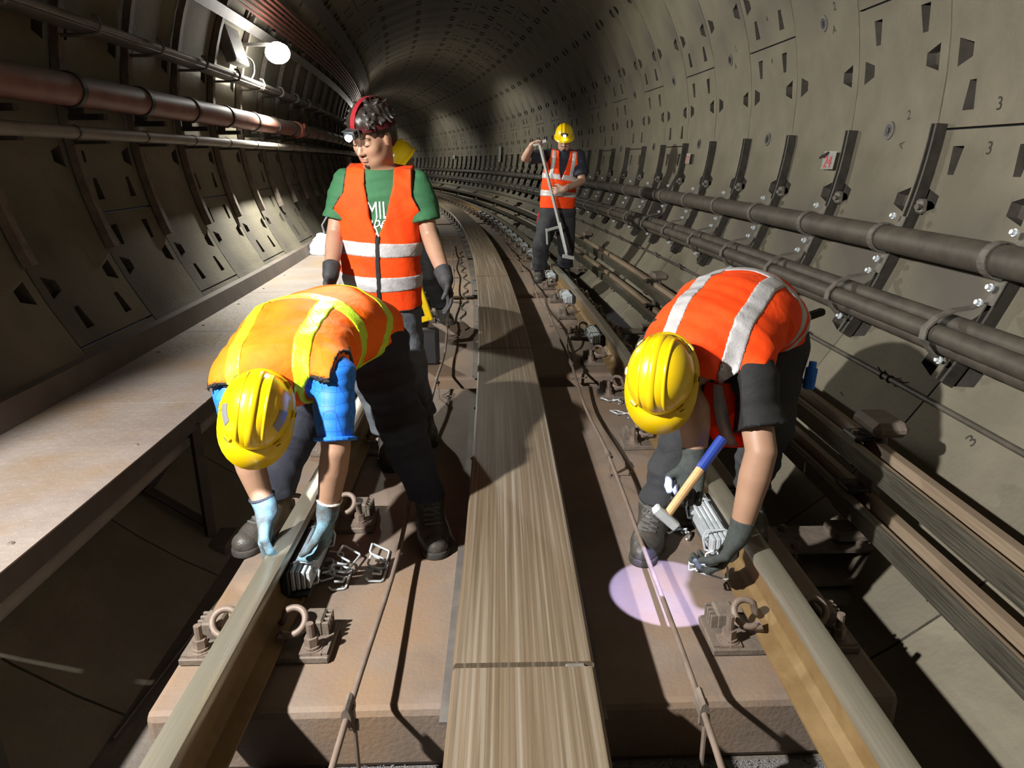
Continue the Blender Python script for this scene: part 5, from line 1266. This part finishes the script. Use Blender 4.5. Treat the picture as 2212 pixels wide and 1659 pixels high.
# ------------------------------------------------------------------ the man further back with the long gauge
def worker_gauge():
    A = dict(sL=V3(.738, 8.622, 1.243), sR=V3(.382, 8.615, 1.250), eL=V3(.765, 8.50, .965), wL=V3(.545, 8.240, .890), eR=V3(.110, 8.50, 1.225), wR=V3(.190, 8.36, 1.365))
    T = Torso([(.487, 8.60, .60), (.498, 8.61, .80), (.525, 8.625, 1.03), (.556, 8.635, 1.22), (.566, 8.62, 1.335)], [(1, .05, 0), (1, .02, 0)], [.185, .185, .185, .185, .168, .058], [.135, .130, .130, .125, .105, .058])
    root = person('man standing farther back in striped orange vest, holding a long metal gauge with both hands', None, (.45, 8.65, -.2))
    hc = V3(.560, 8.565, 1.425); HM = frame3((-.05, -.93, -.36), (0, -.36, .93))
    def hands_(F):
        hand(F, A['wR'], (.65, -.25, .35), (.25, -.4, -.9), (.3, -.9, .2), (1.0, 1.0, 1.0, 1.0), 1.05); hand(F, A['wL'], (-.95, -.05, -.16), (.1, .95, -.1), (0, .1, 1), (.75, .75, .75, .75), 1.1)
    skin(root, T, hc, HM, (.565, 8.62, 1.30), [(A['sL'], A['eL'], A['wL']), (A['sR'], A['eR'], A['wR'])], bounds([hc + V3(0, 0, .1), A['sL'], A['sR'], A['wL'], A['wR'] + V3(-.05, 0, .06), A['eR'], A['eL'], (.5, 8.6, .85)], .14), .0065, 'skin_pale', extra=hands_, rr=(.052, .047, .032))
    W = lambda a, b, c: hc + HM @ V3(a, b, c)
    F = Field(hc - .15, hc + .15, .005); F.ell(W(0, -.03, .02), (.080, .082, .09), HM, 0); F.plane(W(0, .02, 0), HM[:, 1]); F.ell(W(0, .072, -.095), (.028, .018, .018), HM, .01); F.cone(W(-.026, .088, -.052), W(.026, .088, -.052), .0055, .0055, .004); finish(F, 'hair', 'hair', root)
    for s in (-1, 1): obj('eyebrow', tube(B(), [W(s * .014, .093, .021), W(s * .030, .090, .026), W(s * .047, .080, .020)], .003, n=5), MT['hair'], root)
    helmet(root, W(0, -.004, .045), HM, patches=False, lamp=True, slots=False, sc=.93)
    arms = [(A['sL'], A['eL']), (A['sR'], A['eR'])]
    shirt(root, T, arms, bounds([A['sL'], A['sR'], A['eL'], A['eR'], (.5, 8.6, .65), (.56, 8.6, 1.3)], .14), .008, 'navy', .80, (.074, .078), 3.0, .006, .96)
    hl = (V3(.585, 8.62, .58), V3(.60, 8.62, .24), V3(.605, 8.80, -.085)); hr = (V3(.395, 8.60, .58), V3(.300, 8.46, .25), V3(.275, 8.62, -.085))
    trousers(root, T, [hl, hr], ((.1, 8.25, -.12), (.85, 9.0, .85)), .009, 'charcoal', (.125, .102, .084), 9.0, .010)
    F, r, (t, x, y) = sdf_vest(T, bounds([A['sL'], A['sR'], (.48, 8.6, .55), (.56, 8.6, 1.35)], .15), .0075, None, arms, .09, .93, .022, .158, (.45, .062, 0), .004, 11.0)
    with_cut(F, r, 'vest', 'orange', root); L = T.len
    for nm, tt in (('upper_stripe', .47), ('lower_stripe', .27)): with_cut(F, np.maximum(r + .003, np.abs((t - tt) * L) - .026), nm, 'silver', root, .005)
    for sx in (-1, 1): with_cut(F, np.maximum(np.maximum(r + .003, np.abs(np.abs(x) - .115) - .022), np.maximum((.48 - t) * L, -x * sx)), 'shoulder_stripe', 'silver', root, .006)
    bm = B(); bx(bm, (0, 0, 0), (.022, .022, .13), M=Matrix.Translation((.262, 8.55, .55)) @ Matrix.Rotation(.15, 4, 'Y'), bev=.004); obj('red_marker', bm, MT['strap_red'], root)
    boot(root, (.275, 8.63), (.26, 8.45)); boot(root, (.605, 8.81), (.60, 8.65))
    adopt(root)
    # the gauge he holds
    g = empty('track_gauge', Matrix.Translation((.42, 8.24, .75)), 'long grey metal track gauge with T handle, held upright at an angle', 'gauge')
    a, b = Vector((.272, 8.325, 1.375)), Vector((.590, 8.20, .13)); I = Matrix.Translation((.42, 8.24, .75)).inverted()
    def bar(p, q, w, d, nm, m, par=g):
        p, q = Vector(p), Vector(q); bm = B(); bx(bm, (0, 0, 0), (w, d, (q - p).length), M=I @ Matrix.Translation((p + q) / 2) @ (q - p).to_track_quat('Z', 'Y').to_matrix().to_4x4(), bev=.003); return obj(nm, bm, MT[m], par)
    bar(a, b, .045, .028, 'beam', 'alu'); bar((.200, 8.33, 1.362), (.345, 8.32, 1.408), .036, .036, 'handle', 'alu')
    m_ = a.lerp(b, .72); bar(m_, m_ + Vector((-.165, -.01, -.045)), .030, .030, 'arm', 'alu'); bar(m_ + Vector((-.155, -.01, -.02)), m_ + Vector((-.145, -.01, -.20)), .034, .020, 'foot', 'alu')
    bar(b + Vector((-.06, 0, .02)), b + Vector((.075, 0, -.005)), .05, .040, 'head', 'alu'); bar(m_ + Vector((.0, -.03, .05)), b + Vector((-.01, -.03, .06)), .014, .014, 'slide_rod', 'zinc')
    return root

# ------------------------------------------------------------------ the man hidden behind the head-torch man
def worker_hidden():
    A = dict(sL=V3(-.790, 6.03, 1.03), sR=V3(-1.10, 6.12, 1.03), eL=V3(-.79, 5.90, .80), wL=V3(-.80, 5.72, .62), eR=V3(-1.18, 5.95, .80), wR=V3(-1.06, 5.75, .62))
    T = Torso([(-.90, 6.32, .62), (-.91, 6.26, .78), (-.925, 6.15, .95), (-.935, 6.06, 1.06), (-.935, 6.00, 1.13)], [(1, -.1, 0), (.96, -.28, 0)], [.18, .18, .185, .185, .165, .058], [.135, .13, .13, .125, .105, .058])
    root = person('man almost hidden behind the head-torch man, only his yellow helmet, dark leg and boot showing', None, (-.85, 6.2, -.2))
    hc = V3(-.915, 5.965, 1.205); HM = frame3((-.55, -.55, -.63), (-.35, -.35, .87))
    skin(root, T, hc, HM, (-.935, 6.0, 1.10), [(A['sL'], A['eL'], A['wL']), (A['sR'], A['eR'], A['wR'])], bounds([hc, A['sL'], A['sR'], A['wL'], A['wR'], A['eR'], (-.9, 6.25, .8)], .15), .008, 'skin', extra=lambda F: (hand(F, A['wL'], (0, -.5, -.8), (-1, 0, 0), (0, -1, .3), (.5, .5, .5, .5), 1.0), hand(F, A['wR'], (0, -.5, -.8), (1, 0, 0), (0, -1, .3), (.5, .5, .5, .5), 1.0)))
    helmet(root, hc + HM[:, 2] * .035, HM, patches=False, slots=False, sticker=True)
    arms = [(A['sL'], A['eL']), (A['sR'], A['eR'])]
    shirt(root, T, arms, bounds([A['sL'], A['sR'], A['eL'], A['eR'], (-.9, 6.35, .65)], .16), .0095, 'black', .75, (.072, .072), 3.0, .005, .96)
    hl = (V3(-.80, 6.32, .60), V3(-.775, 6.22, .26), V3(-.690, 6.40, -.085)); hr = (V3(-.99, 6.34, .60), V3(-1.0, 6.20, .26), V3(-.97, 6.42, -.085))
    trousers(root, T, [hl, hr], ((-1.2, 6.0, -.12), (-.5, 6.6, .85)), .0095, 'black', (.11, .09, .075), 9.0, .008)
    F, r, (t, x, y) = sdf_vest(T, bounds([A['sL'], A['sR'], (-.9, 6.35, .55), (-.93, 6.0, 1.13)], .16), .009, None, arms, .05, .93, .022, .158, (.45, .062, 0), .004, 11.0)
    with_cut(F, r, 'vest', 'orange', root); L = T.len
    for nm, tt in (('upper_stripe', .50), ('lower_stripe', .24)): with_cut(F, np.maximum(r + .003, np.abs((t - tt) * L) - .026), nm, 'silver', root, .005)
    boot(root, (-.690, 6.41), (-.62, 6.26)); boot(root, (-.97, 6.43), (-.93, 6.25)); adopt(root); return root

MT['strap_dark'] = mat('dark_red_strap', (0.12, 0.008, 0.014), 0.7)
MT['alu'] = mat('grey_aluminium', (0.42, 0.44, 0.43), 0.4, 0.5, col2=(0.5, 0.52, 0.5), scale=20)
worker_lime(); worker_green(); worker_hammer(); worker_gauge(); worker_hidden()

# ------------------------------------------------------------------ things in and near their hands
hm = empty('hammer', Matrix.Translation((.52, 1.99, .28)), 'hammer with wooden handle and blue grip raised in a dark glove', 'hammer')
I = Matrix.Translation((.52, 1.99, .28)).inverted(); a, b = Vector((.430, 1.925, .178)), Vector((.617, 2.045, .380))
MT['wood'] = mat('hammer_wood', (0.50, 0.30, 0.13), 0.5, col2=(0.60, 0.40, 0.2), scale=30); MT['blue_grip'] = mat('blue_grip', (0.02, 0.05, 0.28), 0.4)
bm = B(); cyl(bm, I @ a, I @ a.lerp(b, .62), .0135, .0145, n=12); obj('handle', bm, MT['wood'], hm)
bm = B(); cyl(bm, I @ a.lerp(b, .60), I @ b, .0165, .0175, n=12); obj('grip', bm, MT['blue_grip'], hm)
d = (b - a).normalized(); u = d.cross(Vector((.3, -.9, .3))).normalized()
bm = B(); c = I @ (a - d * .004); bx(bm, (0, 0, 0), (.030, .030, .095), M=Matrix.Translation(c) @ u.to_track_quat('Z', 'Y').to_matrix().to_4x4(), bev=.005); obj('hammer_head', bm, MT['zinc'], hm)
o = obj('wire_clip', wm); o.matrix_world = Matrix.Translation((.535, 2.005, -.065)) @ Matrix.Rotation(-1.9, 4, 'Z') @ Matrix.Rotation(.5, 4, 'X'); tag(o, 'silver wire clip held in the dark glove, lit by the lamp spot', 'wire clip', 'bent wire clips for the dampers')
o = obj('wire_clip', wm); o.matrix_world = Matrix.Translation((.560, 2.015, -.075)) @ Matrix.Rotation(-1.7, 4, 'Z') @ Matrix.Rotation(-.2, 4, 'X'); tag(o, 'second silver wire clip in the dark glove, mostly hidden by the fingers', 'wire clip', 'bent wire clips for the dampers')
# yellow tool seen between the standing man's vest and the far boot
yt = empty('yellow_tool', Matrix.Translation((-.605, 4.95, .05)), 'yellow plastic tool with blue lit dots standing behind the standing man', 'tool')
bm = B(); bx(bm, (.0, 0, .28), (.045, .05, .40), M=Matrix.Rotation(-.28, 4, 'Y'), bev=.006); obj('handle', bm, MT['yellow'], yt)
bm = B(); bx(bm, (-.05, 0, .10), (.10, .06, .035), M=Matrix.Rotation(-.28, 4, 'Y'), bev=.006); obj('cross_grip', bm, MT['yellow'], yt)
bm = B(); bx(bm, (-.05, .02, -.12), (.16, .12, .26), bev=.02); obj('motor', bm, MT['rubber'], yt)
bm = B()
for k in range(3): sph(bm, (-.085, -.045, -.06 + .035 * k), .008, u=8, v=5)
obj('indicator', bm, MT['led_dim'], yt)
# bag with straps on the walkway
def bag():
    root = empty('white_bag', frame(9.1, -2.03, WZ), 'crumpled white bag with grey straps, made to glow on the walkway', 'bag')
    F = Field((-.22, -.20, -.01), (.26, .20, .36), .008); F.ell((0, 0, .11), (.15, .12, .12), None, 0); F.cone((-.09, 0, .06), (.09, 0, .06), .085, .09, .05); F.cone((.02, 0, .12), (-.03, 0, .23), .09, .05, .06)
    sl, X, Y, Z = F.all(); F.D -= (.014 * np.sin(30 * X + 3 * np.sin(22 * Z)) * np.sin(26 * Z + 14 * Y) + .008 * np.sin(52 * Y + 30 * X)).astype(np.float32); F.plane((0, 0, .002), (0, 0, -1)); finish(F, 'sack', 'bagwhite', root)
    obj('strap', tube(B(), [(.02, 0, .26), (.0, 0, .36), (.06, .01, .45), (.13, .02, .52), (.18, .02, .50)], .012, n=6), MT['patch'], root); obj('strap', tube(B(), [(.16, .02, .20), (.20, .02, .34), (.18, .02, .50)], .012, n=6), MT['patch'], root); return root
MT['bagwhite'] = mat('glowing_white_plastic', (0.86, 0.87, 0.88), 0.4, bump=0.2, bscale=30, emis=(1, 1, 1), es=.55); bag()  # plastic given its own glow, standing in for bright light on the bag
